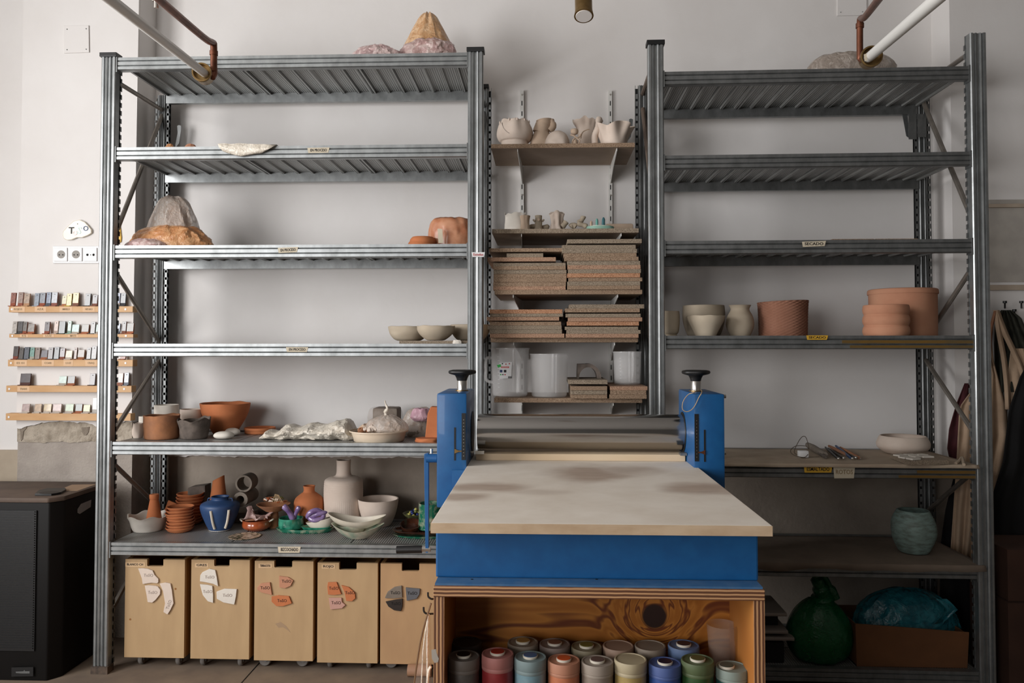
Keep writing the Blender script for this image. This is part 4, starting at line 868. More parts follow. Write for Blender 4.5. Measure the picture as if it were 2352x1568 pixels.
poly([(1005, 525), (1016, 526), (1018, 558), (1007, 558)], 3.335, .001).build('paper_tape', M['tape'], cw)
# ---- fourth shelf: three bowls on a board
z4_ = LV[3]-.005
c = XZ(917, 3.28, z4_); d = XZ(1095, 3.28, z4_)
setprop(G().box(c.x, d.x, 3.28, 3.60, z4_+.0005, z4_+.0175).build('chipboard_board', CHIP[0]), 'chipboard board under the three low bowls on the fourth shelf', 'board')
BL = [(.55, 0), (.72, .12), (.9, .42), (.99, .75), (1, 1)]
pot('bowl', 'left low greige bowl on the board on the fourth shelf', 'bowl', 892, 986, 749, 779, BL, M['cream'], z=z4_+.018, Y=3.47, wob=.04, rim=.05, group='low greige bowls')
pot('bowl', 'middle low greige bowl, nearest the shelf edge on the fourth shelf', 'bowl', 957, 1045, 748, 779, [(.3, 0), (.5, .05), (.8, .35), (.97, .7), (1, 1)], M['cream'], z=z4_+.018, Y=3.335, wob=.03, rim=.06, group='low greige bowls', seed=3)
pot('bowl', 'right greige bowl partly hidden by the upright on the fourth shelf', 'bowl', 1034, 1126, 745, 779, BL, M['cream'], z=z4_+.018, Y=3.47, wob=.03, group='low greige bowls', seed=6)
bag('paper_roll', 'tiny white crumpled paper on the board edge on the fourth shelf', 'paper', 1040, 1060, 781, 789, [(.9, 0), (1, .5), (.7, 1)], M['raww'], z4_+.0005, 3.262, seed=3, sy=.4)
# ---- fifth shelf
z5 = LV[4]-.006+.0
pot('cup', 'small pinkish clay cup at the left end of the fifth shelf', 'cup', 304, 330, 971, 1006, [(.8, 0), (.95, .2), (1, .5), (.85, .85), (.8, 1)], M['rawp'], z=z5, wob=.05, rim=.1)
pot('cup', 'small white cup behind the pinkish cup at the left of the fifth shelf', 'cup', 319, 343, 955, 997, CYL, M['raww'], z=z5)
pot('pot', 'white clay cylinder standing behind the rusty pot on the fifth shelf', 'pot', 355, 409, 928, 985, CYL, M['raww'], z=z5, Y=3.60)
pot('pot', 'rough rust brown pinched pot on the fifth shelf', 'pot', 331, 411, 950, 1011, [(.83, 0), (.93, .06), (.95, .4), (.98, .75), (1, 1)], M['terrad'], z=z5, wob=.05, rim=.05, seed=4)
pot('pot', 'white clay cylinder standing behind the charcoal bowl on the fifth shelf', 'pot', 414, 465, 938, 990, CYL, M['rawp'], z=z5, Y=3.58)
pot('bowl', 'charcoal pinched bowl with torn rim on the fifth shelf', 'bowl', 410, 483, 959, 1010, [(.72, 0), (.8, .08), (.88, .45), (.95, .8), (1, 1)], M['darkclay'], z=z5, wob=.09, rim=.22, seed=11)
ci = {}
tb = pot('bowl', 'large terracotta bowl with a chipped rim on the fifth shelf', 'bowl', 460, 573, 922, 992, [(.42, 0), (.47, .03), (.68, .3), (.88, .62), (.97, .85), (1, 1)], M['terra'], z=z5, Y=3.60, wob=.03, rim=.03, seed=2, built=ci)
def stone(label, x0, x1, yt, yb, z, rz, nm='pebble', m=None, k_=.75):
    q = PZ((x0+x1)/2, yb, z); k = q.y/F; r = (x1-x0)/2*k; h = (yb-yt)*k*.8; Yc = q.y+r*k_*.6
    P = [(.002, 0), (r*.6, .002), (r*.92, h*.25), (r, h*.5), (r*.85, h*.78), (r*.45, h*.97), (.002, h)]
    g = G(tiltm(XZ((x0+x1)/2, Yc, z), 0, 0)); base = XZ((x0+x1)/2, Yc, z)
    g.xf = Matrix.Translation(base) @ Matrix.Rotation(R(rz), 4, 'Z')
    g.lathe(smoothp(P, 3), (0, 0, .0003), 32, sy=k_, fn=lambda a_, b_, c_, j: (a_*(1+.06*NZ(math.cos(c_), math.sin(c_), x0)), b_))
    return setprop(g.build(nm, m or M['raww'], smooth=True), label, 'stone')
stone('flat white pebble in front of the pair on the fifth shelf', 491, 537, 987, 1009, z5, 15)
stone('taller white pebble behind the pair on the fifth shelf', 514, 554, 979, 1001, z5, -30)
pot('dish', 'shallow round terracotta dish on the fifth shelf', 'dish', 562, 632, 978, 998, [(.92, 0), (.97, .1), (.97, .5), (1, .6), (1, 1)], M['terra'], z=z5, sm=2)
def lump(name, label, cat, P, Y, z, rad, m, seed, amp=.3, parent=None, squash=.8, seg=40):
    """a crumpled roll lying along the shelf: P = [(px, half height px)]"""
    pts = []; vs = []
    n = 46
    xs = [p[0] for p in P]; hs_ = [p[1] for p in P]
    g = G(); rings = []
    for i in range(n+1):
        px = xs[0]+(xs[-1]-xs[0])*i/n; j = max(q for q in range(len(xs)) if xs[q] <= px+1e-6); j = min(j, len(xs)-2)
        t = (px-xs[j])/(xs[j+1]-xs[j]); t = t*t*(3-2*t); h = (hs_[j]+(hs_[j+1]-hs_[j])*t)*Y/F
        c_ = XZ(px, Y, z); ring = []
        for k in range(seg):
            a = 2*math.pi*k/seg; p = Vector((px*.035+seed, math.cos(a)*1.3, math.sin(a)*1.3))
            rr = 1+amp*(.6*ridged(p, 1.4, 4)+.6*noise.noise(p*1.1))
            y = math.cos(a)*rad*rr*(.35+.65*min(1, h/.03)); zz = z+.0005+h*(1+math.sin(a)*rr)
            ring.append(Vector((c_.x, Y+y, max(z+.0005, zz))))
        rings.append(ring)
    vs = [v for r_ in rings for v in r_]
    fs = [(i*seg+k, i*seg+(k+1) % seg, (i+1)*seg+(k+1) % seg, (i+1)*seg+k) for i in range(n) for k in range(seg)]+[tuple(range(seg-1, -1, -1)), tuple(n*seg+k for k in range(seg))]
    g.add(vs, fs); o = g.build(name, m, parent, smooth=True, ang=28)
    if parent is None: setprop(o, label, cat)
    return o
lump('plastic_sheet', 'long crumpled cream plastic sheet lying on the fifth shelf', 'plastic sheet', [(603, 3), (620, 10), (640, 8), (665, 16), (690, 13), (715, 17), (745, 16), (780, 20), (800, 21), (818, 9)], 3.42, z5, .085, M['pcream'], 3, amp=.21)
tub = {}
pot('basin', 'round cream plastic basin holding clay scraps on the fifth shelf', 'basin', 803, 938, 981, 1019, [(.80, 0), (.84, .06), (.90, .6), (.93, .86), (1, .90), (1, 1)], mat('cream_plastic', '#d3c2ab', '#dccbb5', rough=.45), z=z5, sm=0, thick=.003, built=tub)
tc = tub['c']
scr = thing('clay_scraps', 'heap of brown clay scraps in the cream basin', 'clay scraps', tc+Vector((-.04, -.01, .03)))
for i in range(12):
    a = random.uniform(0, 6.28); d_ = random.uniform(0, .045); r = random.uniform(.012, .022)
    p = tc+Vector((-.045+math.cos(a)*d_, -.01+math.sin(a)*d_, .043+random.uniform(0, .018)))
    G().lathe(smoothp([(.002, -r*.7), (r*.8, -r*.4), (r, 0), (r*.7, r*.5), (.002, r*.7)], 2), p, 14, fn=lambda q, z_, a_, j, i=i: (q*(1+.5*NZ(math.cos(a_)*1.5+i, math.sin(a_)*1.5, z_*60)), z_+.006*NZ(a_, i, 0))).build('scrap', (M['terrad'], M['rawp'], M['raw'])[i % 3], scr, smooth=True, ang=30)
q = thing('knotted_bag', 'tied clear plastic bag standing in the cream basin', 'plastic bag', tc+Vector((.035, .01, .05)))
bag('bag', None, None, 845, 934, 952, 998, [(.85, 0), (1, .25), (.85, .6), (.5, .85), (.2, .98), (.1, 1)], M['pclear'], z5+.035, tc.y+.01, amp=.14, seed=33, parent=q, sy=.75)
G().tube(cr_spline([PY(888, 956, tc.y), PY(885, 946, tc.y), PY(890, 938, tc.y-.004), PY(886, 928, tc.y), PY(884, 919, tc.y)], 4), [.006]*4+[.008]*4+[.005]*4+[.003]*4+[.001], 8).build('knot', M['pcream'], q, smooth=True, ang=30)
gb = thing('wrapped_block', 'grey block wrapped in clear film behind the cream basin', 'clay block', XZ(880, 3.58, z5))
c = XZ(855, 3.55, z5); d = XZ(912, 3.55, z5)
G().box(c.x, d.x, 3.55, 3.66, z5+.0005, PY(880, 937, 3.55).z).build('block', M['greyclay'], gb, bevel=.01, smooth=True)
bag('film', None, None, 846, 924, 934, 1000, [(.95, 0), (1, .2), (1, .6), (.92, .85), (.8, .97), (.5, 1)], M['frostd'], z5, 3.60, amp=.09, seed=41, parent=gb, sy=.85)
q = thing('storage_bag', 'clear bag with grey and pink contents behind the basin', 'plastic bag', XZ(965, 3.56, z5))
bag('bag', None, None, 925, 1004, 937, 1003, [(.98, 0), (1, .3), (.9, .6), (.7, .85), (.4, 1)], M['pclear'], z5, 3.56, amp=.14, seed=51, parent=q)
bag('grey_bundle', None, None, 928, 990, 962, 1003, [(1, 0), (1, .5), (.6, 1)], M['greyclay'], z5+.001, 3.55, amp=.1, seed=52, parent=q)
bag('pink_bundle', None, None, 945, 992, 938, 965, [(.8, 0), (1, .4), (.6, 1)], mat('pink_plastic', '#b98e9c', '#c9a5b0', rough=.4), PY(960, 966, 3.5).z, 3.5, amp=.2, seed=53, parent=q)
q = thing('terracotta_stand', 'tall terracotta shard standing on a flat slab beside the blue machine', 'ceramic', XZ(990, 3.36, z5))
c = PZ(985, 1012, z5)
pot('slab', None, None, 954, 1010, 1003, 1017, [(1, 0), (1, .5), (.95, 1)], M['terra'], z=z5, op=False, parent=q, wob=.12, sy=.8)
G().prism([PY(x, y, 3.35) for x, y in ((976, 1006), (982, 950), (989, 934), (1012, 935), (1012, 1006))], (0, .05, 0)).build('shard', M['terra'], q, bevel=.003)
# ---- sixth shelf
z6 = LV[5]-.006
def scal(n, am): return lambda r, zz, a, f_, h: (r*(1+am*.35*f_*f_*math.cos(n*a)), zz+am*h*f_*f_*math.sin(n*a+1))
wbc = {}
pot('bowl', 'white bowl with a wavy rim at the left end of the bottom shelf', 'bowl', 295, 386, 1174, 1224, [(.66, 0), (.72, .05), (.82, .4), (.93, .8), (1, 1)], M['raww'], z=z6, fn=scal(6, .09), wob=.03, built=wbc)
c = wbc['c']
def putpot(name, label, cat, x0, x1, yt, zb, Y, prof, m, **kw): return pot(name, label, cat, x0, x1, yt, 0, prof, m, z=zb, Y=Y, **kw)
putpot('bottle', 'terracotta bottle with a narrow neck standing in the white wavy bowl', 'bottle', 334, 373, 1133, c.z+.012, c.y, [(.95, 0), (1, .04), (.78, .4), (.55, .75), (.48, .84), (.52, .86), (.54, .97), (.5, 1)], M['terra'], op=False, sm=3)
pot('cup', 'terracotta cup tipped over behind the white wavy bowl', 'cup', 366, 404, 1150, 1196, [(.7, 0), (.8, .1), (.95, .7), (1, 1)], M['terra'], z=z6, tilt=(-18, 22))
def saucers(x0, x1, yb, yt, n, lab, seed):
    q = PZ((x0+x1)/2, yb, z6); rr = (x1-x0)/2*q.y/F; Yc = q.y+rr*.7; base = XZ((x0+x1)/2, Yc, z6)
    ztop = PY((x0+x1)/2, yt, Yc+rr*.8).z; dz = (ztop-z6-.012)/(n-1) if n > 1 else 0
    for i in range(n):
        r = rr*(1-.06*random.random()); ox, oy = random.uniform(-.003, .003), random.uniform(-.003, .003)
        P = [(.002, 0), (r*.72, 0), (r*.86, .006), (r, .0175), (r*.985, .0195), (r*.93, .019), (r*.80, .0085), (r*.3, .005), (r*.28, .0065), (r*.05, .0065)]
        nm = 'topmost' if i == n-1 else 'lowest' if i == 0 else ordw[n-1-i]+' from the top'
        zz = z6+.0005+i*dz
        o = G().lathe(P, (base.x+ox, base.y+oy, zz), 36, fn=lambda a_, b_, c_, j, i=i: (a_*(1+.02*NZ(math.cos(c_)+i, math.sin(c_), seed)), b_+.0015*NZ(math.cos(c_)*1.2+i*3, math.sin(c_)*1.2, seed))).build('saucer', M['terra'], smooth=True)
        setprop(o, f'terracotta saucer, {nm} in the {lab} stack on the bottom shelf', 'saucer', f'terracotta saucers in the {lab} stack')
        if i == n-1: G().lathe([(r*.33, zz+.0067), (r*.30, zz+.0073), (.002, zz+.0073)], (base.x+ox, base.y+oy, 0), 24).build('glaze_spot', M['darkclay'], o)
saucers(404, 468, 1207, 1131, 9, 'rear', 4)
saucers(381, 446, 1225, 1161, 8, 'front', 8)
q = G(); c = XZ(430, 3.63, z6); d = XZ(470, 3.63, z6); e_ = PY(450, 1113, 3.63).z
q.prism([(c.x, 3.63, z6+.0005), (d.x, 3.63, z6+.0005), (d.x, 3.63, e_-.002), (c.x+.01, 3.63, e_-.012), (c.x, 3.63, e_-.015)], (0, .07, 0))
setprop(q.build('clay_box', M['darkclay'], bevel=.003), 'dark grey square clay pot behind the saucer stacks', 'pot')
cn = putpot('cone_vase', 'terracotta cone with a slanted open mouth behind the blue vase', 'vase', 476, 526, 1096, z6, 3.60, [(1, 0), (.9, .25), (.72, .6), (.55, .9), (.52, 1)], M['terra'], fn=lambda r, zz, a, f_, h: (r, zz+(.012*math.cos(a)*f_**6)), wall=.13)
q = thing('blue_vase', 'squat matt blue vase with white stripes and small loop handles', 'vase', XZ(505, 3.33, z6))
bi_ = {}
pot('body', None, None, 461, 549, 1136, 1222, [(.52, 0), (.56, .03), (.72, .22), (.93, .52), (1, .70), (.93, .80), (.62, .87), (.46, .90), (.42, .94), (.46, 1)], M['navy'], z=z6, parent=q, thick=.003, built=bi_)
c = bi_['c']; r_ = bi_['r']; h_ = bi_['h']
def onbody(px, zf, rf): # point on the front surface of the vase
    Y = c.y-r_*rf; v = XZ(px, Y, z6+h_*zf); return Vector((v.x, c.y-math.sqrt(max(1e-6, (r_*rf)**2-(v.x-c.x)**2))-.0008, v.z))
for pts_ in ([(484, .68, 1.0), (486, .52, .94), (489, .3, .80), (493, .12, .66)], [(520, .68, 1.0), (519, .52, .94), (517, .3, .80), (514, .12, .66)]):
    G().tube(cr_spline([onbody(*t_) for t_ in pts_], 4), .0056, 8).build('white_stripe', M['ivory'], q, smooth=True)
for sgn in (-1, 1):
    G().tube(cr_spline([Vector((c.x+sgn*r_*.45, c.y, z6+h_*.93)), Vector((c.x+sgn*r_*.62, c.y, z6+h_*.94)), Vector((c.x+sgn*r_*.66, c.y, z6+h_*.86)), Vector((c.x+sgn*r_*.62, c.y, z6+h_*.80))], 4), .003, 8).build('handle', M['navy'], q, smooth=True)
G().lathe([(r_*.53, z6+.001), (r_*.56, z6+.004), (r_*.57, z6+.007)], (c.x, c.y, 0), 40, caps=False).build('white_foot_band', M['ivory'], q, smooth=True)
# grey tubes
def ringtube(label, px, py, ro, ri, Y, L, m, zc=None):
    p = PY(px, py, Y); k = Y/F; ro *= k; ri *= k
    g = G().lathe([(ri, 0), (ro, 0), (ro, L), (ri, L), (ri, 0)], (p.x, Y, p.z), 40, axis='y', caps=False)
    return setprop(g.build('clay_tube', m, smooth=True), label, 'clay tube')
ringtube('thin grey clay ring resting on the thicker tube at the back wall', 559.5, 1110.5, 19.5, 15.5, 3.56, .08, M['greyclay'])
ringtube('thick grey clay tube lying end-on under the thin ring', 552, 1147, 17, 9, 3.54, .14, M['greyclay'])
pot('clay_block', 'grey clay support block under the tubes at the back wall', 'clay', 528, 592, 1165, 1200, CYL, M['greyclay'], z=z6, op=False)
# wood chips dish
q = thing('chip_dish', 'shallow dish heaped with brown and green ceramic chips by the back wall', 'dish', XZ(628, 3.55, z6))
dd = {}
pot('dish', None, None, 590, 667, 1150, 1185, [(.4, 0), (.5, .1), (.85, .7), (1, 1)], M['terrad'], z=z6+.072, Y=3.55, parent=q, built=dd)
c = dd['c']
for i in range(16):
    a = random.uniform(0, 6.28); d_ = random.uniform(.0, .05); p = Vector((c.x+math.cos(a)*d_*1.1, c.y+math.sin(a)*d_*.7, PY(628, 1152, 3.55).z+random.uniform(-.004, .014)))
    s_ = random.uniform(.008, .016); g = G(Matrix.Translation(p) @ Matrix.Rotation(random.uniform(0, 3), 4, 'Z') @ Matrix.Rotation(random.uniform(-1, 1), 4, 'X'))
    g.prism([(-s_, -s_*.6, 0), (s_, -s_*.5, 0), (s_*.7, s_, 0), (-s_*.5, s_*.8, 0)], (0, 0, .004)).build('chip', (M['terrad'], M['oliveg'], M['rawp'], M['browng'])[i % 4], q)
for i in range(6):
    a_ = PY(632+i*1.5, 1134+i*.4, 3.50); b_ = PY(626+i*4.5, 1153, 3.49); G().tube([a_, b_], .0013, 6).build('thin_stick', M['birch'], q)
pot('support_ring', 'grey ring foot under the dish of ceramic chips', 'clay ring', 606, 650, 1168, 1190, CYL, M['darkclay'], z=z6, Y=3.55, op=False) if False else None
G().lathe([(.026, z6+.0005), (.02, z6+.073)], (c.x, c.y, 0), 24).build('foot', M['terrad'], q)
# brown casserole with pink rag
q = thing('casserole', 'glossy brown little pot with two cream handles, left of the mottled plate', 'pot', XZ(590, 3.3, z6))
cc = {}
pot('body', None, None, 557, 622, 1186, 1221, [(.62, 0), (.7, .05), (.96, .3), (1, .55), (.97, .8), (1, 1)], M['browng'], z=z6, parent=q, built=cc)
c = cc['c']; r_ = cc['r']; h_ = cc['h']
for sg_ in (-1, 1): G().tube(cr_spline([Vector((c.x+sg_*r_*.95, c.y-.012, z6+h_*.85)), Vector((c.x+sg_*r_*1.14, c.y-.006, z6+h_*.98)), Vector((c.x+sg_*r_*1.16, c.y+.006, z6+h_*1.0)), Vector((c.x+sg_*r_*.97, c.y+.016, z6+h_*.88))], 4), .0035, 8).build('handle', M['ivory'], q, smooth=True)
rows = []
for i in range(13):
    u = i/12; px = 564+58*u; dz = .020+.014*math.sin(u*5+1)+.012*NZ(u*5, 3, 0)
    rows.append([Vector((XZ(px, c.y, z6).x+.012*math.sin(v*3+u*4), c.y-.028+.022*math.sin(u*9)+.03*v, z6+h_+.006+dz*v*2*(1-.3*v)+.010*NZ(u*6, v*3, 2))) for v in [k/8 for k in range(9)]])
setprop(G().grid(rows).build('clay_rag', mat('pinkgrey_clay', '#a08580', '#b89e96', rough=.5), smooth=True, solid=.004), 'crumpled pinkish clay strip lying on the glossy brown pot', 'clay')
G().prism([Vector((c.x-.045, c.y-.02, z6+h_-.004)), Vector((c.x+.045, c.y-.02, z6+h_+.003)), Vector((c.x+.05, c.y+.03, z6+h_+.003)), Vector((c.x-.04, c.y+.03, z6+h_-.003))], (0, 0, .005)).build('clay_plate', M['brownclay'], q)
pot('plate', 'small flat mottled plate at the front edge of the bottom shelf', 'plate', 526, 599, 1223, 1240, [(.9, 0), (.97, .4), (1, 1)], M['mottle'], z=z6, wob=.06, thick=.006, seed=5)
pot('vase', 'round terracotta vase with a short neck on the bottom shelf', 'vase', 675, 744, 1113, 1182, [(.5, 0), (.62, .05), (.9, .28), (1, .5), (.9, .68), (.55, .80), (.38, .85), (.36, .93), (.40, 1)], M['terra'], z=z6, Y=3.60, thick=.004)
# green tray with cup and boat
pot('tray', 'long glossy green tray under the green cup and white boat dish', 'tray', 634, 766, 1206, 1226, [(.88, 0), (.94, .3), (1, 1)], M['greenw'], z=z6, sy=.42, wob=.04, thick=.005, seed=7)
gc = {}
pot('cup', 'low green glazed cup holding lilac pieces', 'cup', 640, 697, 1183, 1214, [(.9, 0), (.97, .1), (1, .5), (.97, 1)], M['greeng'], z=z6+.008, Y=3.50, thick=.004, built=gc)
c = gc['c']
def bone(label, pts, Y, r, m, nm='ceramic_piece'):
    g = G()
    P = cr_spline([PY(x, y, Y+dy) for x, y, dy in pts], 4); n = len(P)
    g.tube(P, [r*(.8+.25*abs(math.cos(i/(n-1)*math.pi)))*math.sqrt(max(.06, 1-abs(2*i/(n-1)-1)**7)) for i in range(n)], 16)
    return setprop(g.build(nm, m, smooth=True), label, 'ceramic piece')
bone('lilac ceramic piece leaning left in the green cup', [(650, 1161, -.01), (658, 1168, -.01), (668, 1182, 0), (674, 1196, 0)], c.y, .0135, M['purple'])
bone('lilac ceramic piece leaning right in the green cup', [(688, 1162, .01), (683, 1172, .01), (677, 1184, .01), (675, 1196, .01)], c.y, .0115, M['purple'])
gs = {}
pot('saucer', 'small green saucer under the white boat dish', 'saucer', 691, 762, 1205, 1219, [(.8, 0), (1, 1)], M['greeng'], z=z6+.007, Y=3.47, sy=.5, thick=.004, sm=0)
pot('boat_dish', 'white boat shaped dish with a dark inside on the green tray', 'dish', 702, 766, 1190, 1213, [(.5, 0), (.7, .1), (.92, .6), (1, 1)], M['ivory'], z=z6+.016, Y=3.475, sy=.55, thick=.005, fn=lambda r, zz, a, f_, h: (r, zz+.012*math.cos(a)*f_*f_))
bone('lilac knotted ceramic piece lying on the white boat dish', [(704, 1190, 0), (712, 1178, -.01), (728, 1172, 0), (742, 1180, .01), (740, 1190, 0), (722, 1194, -.01), (712, 1188, 0), (730, 1180, 0), (752, 1176, .01)], 3.455, .0125, M['purple'])
# big bottle vase
def fine(r, zz, a, f_, h): return (r+(.0006*math.sin(zz*640) if .42 < f_ < .68 else .0006*math.sin(a*60) if .18 < f_ < .42 else 0), zz)
pot('bottle_vase', 'tall pale ribbed vase with a narrow neck on the bottom shelf', 'vase', 744, 833, 1054, 1188, [(.82, 0), (.93, .02), (.96, .12), (1, .45), (.985, .64), (.93, .70), (.72, .735), (.46, .755), (.37, .80), (.355, .92), (.37, 1)], M['rawp'], z=z6, Y=3.62, sm=16, seg=160, thick=.006, fn=fine)
pot('bowl', 'plain pale round bowl right of the tall ribbed vase', 'bowl', 822, 915, 1137, 1212, [(.55, 0), (.62, .03), (.80, .3), (.94, .68), (1, 1)], M['rawp'], z=z6, thick=.007)
# leaf bowls
pot('leaf_bowl', 'pale leaf shaped bowl, lowest of the nested pair, with mint streaks', 'bowl', 766, 878, 1202, 1239, [(.3, 0), (.42, .08), (.75, .5), (1, 1)], M['mintw'], z=z6, sy=.6, thick=.004, fn=lambda r, zz, a, f_, h: (r*(1+.10*math.cos(2*a)*f_), zz+.014*math.cos(2*a)*f_*f_))
pot('leaf_bowl', 'small mint streaked bowl between the two leaf bowls', 'bowl', 774, 842, 1202, 1228, [(.6, 0), (.75, .2), (1, 1)], M['mintw'], z=z6+.012, Y=3.39, sy=.6, thick=.004, sm=0)
pot('leaf_bowl', 'cream leaf shaped bowl with a pointed tip on top of the nested bowls', 'bowl', 757, 883, 1180, 1213, [(.28, 0), (.45, .1), (.8, .5), (1, 1)], M['ivory'], z=z6+.035, Y=3.39, sy=.55, thick=.005, fn=lambda r, zz, a, f_, h: (r*(1+.08*math.cos(2*a)*f_), zz+(.012*math.cos(2*a)-.004*math.cos(a))*f_*f_))
# olive bowl with beads, mug, dishes at the right
ob = {}
pot('bead_bowl', 'small olive glazed bowl heaped with beads behind the brown dish', 'bowl', 925, 985, 1172, 1200, [(.3, 0), (.5, .1), (.85, .6), (1, 1)], M['oliveg'], z=z6+.03, Y=3.60, thick=.003, built=ob)
G().lathe([(.022, z6+.0005), (.018, z6+.031)], (ob['c'].x, 3.60, 0), 20).build('foot', M['oliveg'], bpy.data.objects['bead_bowl'])
for i in range(22):
    a = i*2.4; d_ = .006*math.sqrt(i)*1.5; c = ob['c']; r = .0075
    z_ = ob['c'].z+ob['h']*.78+(.022-.03*(d_/.045)**1.2)
    col = ('yellow', 'blue', 'olive')[i % 3]
    o = G().lathe(smoothp([(.001, -r), (r*.8, -r*.6), (r, 0), (r*.8, r*.6), (.001, r)], 2), (c.x+math.cos(a)*d_, c.y+math.sin(a)*d_, z_), 14).build('bead', {'yellow': pm('bdy', '#b8b060', rough=.2), 'blue': pm('bdb', '#1c2a66', rough=.2), 'olive': pm('bdo', '#6b7038', rough=.2)}[col], smooth=True)
    setprop(o, f'{col} glazed bead in the olive bowl on the bottom shelf', 'bead', f'{col} beads in the olive bowl')
pot('tray', 'oval green and white tray under the dark brown dish', 'tray', 902, 1045, 1218, 1238, [(.86, 0), (.93, .3), (1, 1)], M['greenw'], z=z6, sy=.5, thick=.005)
pot('dish', 'dark brown glazed oval dish stacked on the green tray', 'dish', 900, 1040, 1208, 1226, [(.7, 0), (.9, .3), (1, 1)], M['darkg'], z=z6+.012, Y=3.42, sy=.5, thick=.004)
pot('dish', 'small dark brown round dish tipped up on the larger brown dish', 'dish', 920, 968, 1196, 1216, [(.8, 0), (.9, .2), (1, 1)], M['darkg'], z=z6+.024, Y=3.44, thick=.004, tilt=(20, 0))
mg = thing('mug', 'tall green and cream glazed mug behind the blue crank', 'mug', XZ(988, 3.45, z6+.02))
pot('body', None, None, 961, 1016, 1150, 1215, [(.95, 0), (1, .05), (.97, .5), (.98, 1)], M['greenw'], z=z6+.024, Y=3.45, parent=mg, thick=.005)

# ---- wall shelf things (top)
zs = ST[0]
def torn(n, am, ph=0): return lambda r, zz, a, f_, h: (r*(1+.05*f_*math.sin(n*a+ph)), zz+am*h*f_**3*(NZ(math.cos(a)*2.4+ph, math.sin(a)*2.4, 1)))
q = thing('pumpkin_pot', 'bulging raw clay bowl on a narrower foot, leftmost on the top wall shelf', 'clay pot', XZ(1182, 3.55, zs))
ci = {}
pot('body', None, None, 1141, 1224, 273, 330, [(.78, 0), (.78, .2), (.74, .31), (.86, .36), (.98, .5), (1, .66), (.92, .84), (.84, .94), (.80, 1)], M['rawp'], z=zs, Y=3.55, wob=.03, fn=torn(7, .12), parent=q, built=ci)
c = ci['c']; r_ = ci['r']; h_ = ci['h']
for i in range(6):
    a = math.pi*(1.05+i*.17); x = c.x+math.cos(a)*r_*.84; y = c.y+math.sin(a)*r_*.84
    G().lathe([(.003, 0), (.004, .006), (.002, .013)], (x, y, zs+h_*.93), 8).build('nub', M['rawp'], q, smooth=True)
def arc(pts_, par, rr_=.0012, Yf=0): 
    P = []
    for px, py in pts_:
        v = PY(px, py, c.y-r_*.8); dx = v.x-c.x; P.append(Vector((v.x, c.y-math.sqrt(max(0, (r_*.97)**2-dx*dx)), v.z)))
    return G().tube(cr_spline(P, 4), rr_, 6).build('incised_line', M['stamp'], par, smooth=True)
arc([(1152, 280), (1156, 292), (1163, 302), (1170, 307)], q, .0016)
q = thing('neck_sculpture', 'hunched raw clay vessel with a bent neck, second on the top wall shelf', 'clay sculpture', XZ(1243, 3.56, zs))
pot('body', None, None, 1217, 1272, 299, 330, [(.95, 0), (1, .2), (.9, .6), (.7, .9), (.6, 1)], M['raw'], z=zs, Y=3.56, wob=.1, parent=q, op=False)
G().tube(cr_spline([PY(1241, 306, 3.56), PY(1246, 292, 3.56), PY(1250, 282, 3.56), PY(1250, 276, 3.56)], 4), [.036]*6+[.034]*4+[.036, .036, .037], 24).build('neck', M['raw'], q, smooth=True)
G().tube(cr_spline([PY(1262, 300, 3.55), PY(1270, 290, 3.55), PY(1268, 282, 3.55), PY(1266, 274, 3.55)], 4), [.016]*8+[.013]*4+[.010], 14).build('lobe', M['raw'], q, smooth=True)
pot('clay_dome', 'low domed raw clay form in front on the top wall shelf', 'clay sculpture', 1252, 1309, 300, 332, [(.95, 0), (1, .15), (.93, .5), (.72, .82), (.35, 1)], M['rawp'], z=zs, Y=3.47, wob=.09, op=False)
q = thing('flared_vessel', 'tall raw clay vessel with a flared torn rim on the top wall shelf', 'clay vessel', XZ(1350, 3.58, zs))
pot('body', None, None, 1314, 1384, 271, 332, [(.55, 0), (.6, .1), (.64, .5), (.72, .78), (.95, .95), (1, 1)], M['rawp'], z=zs, Y=3.63, wob=.05, fn=torn(3, .2, 2), parent=q)
G().tube(cr_spline([PY(1366, 330, 3.50), PY(1366, 312, 3.50), PY(1372, 298, 3.49), PY(1374, 284, 3.50), PY(1376, 274, 3.52)], 4), [.014]*10+[.012]*4+[.015]*3, 14).build('handle', M['rawp'], q, smooth=True)
G().tube(cr_spline([PY(1334, 318, 3.505), PY(1338, 304, 3.495), PY(1348, 298, 3.49), PY(1354, 297, 3.495)], 4), .0022, 8).build('applied_coil', M['raw'], q, smooth=True)
q = thing('clay_figure', 'tiny raw clay figure with raised arms beside the flared vessel', 'clay figure', XZ(1322, 3.46, zs))
G().lathe(smoothp([(.010, zs+.0005), (.012, zs+.02), (.008, zs+.03)], 3), XZ(1323, 3.46, 0), 14).build('body', M['raw'], q, smooth=True)
G().lathe(smoothp([(.002, PY(1322, 310, 3.46).z), (.014, PY(1322, 307, 3.46).z), (.017, PY(1322, 302, 3.46).z), (.015, PY(1322, 297, 3.46).z), (.003, PY(1322, 295, 3.46).z)], 3), XZ(1322, 3.46, 0), 16).build('head', M['raw'], q, smooth=True)
G().tube(cr_spline([PY(1310, 310, 3.455), PY(1317, 311, 3.45), PY(1325, 316, 3.45), PY(1331, 314, 3.455), PY(1334, 308, 3.46)], 4), .0035, 8).build('arm', M['raw'], q, smooth=True)
for x0 in (1314, 1329): G().tube(cr_spline([PY(1322, 316, 3.455), PY(x0+2, 322, 3.45), PY(x0, 331, 3.455)], 4), .003, 8).build('leg', M['raw'], q, smooth=True)
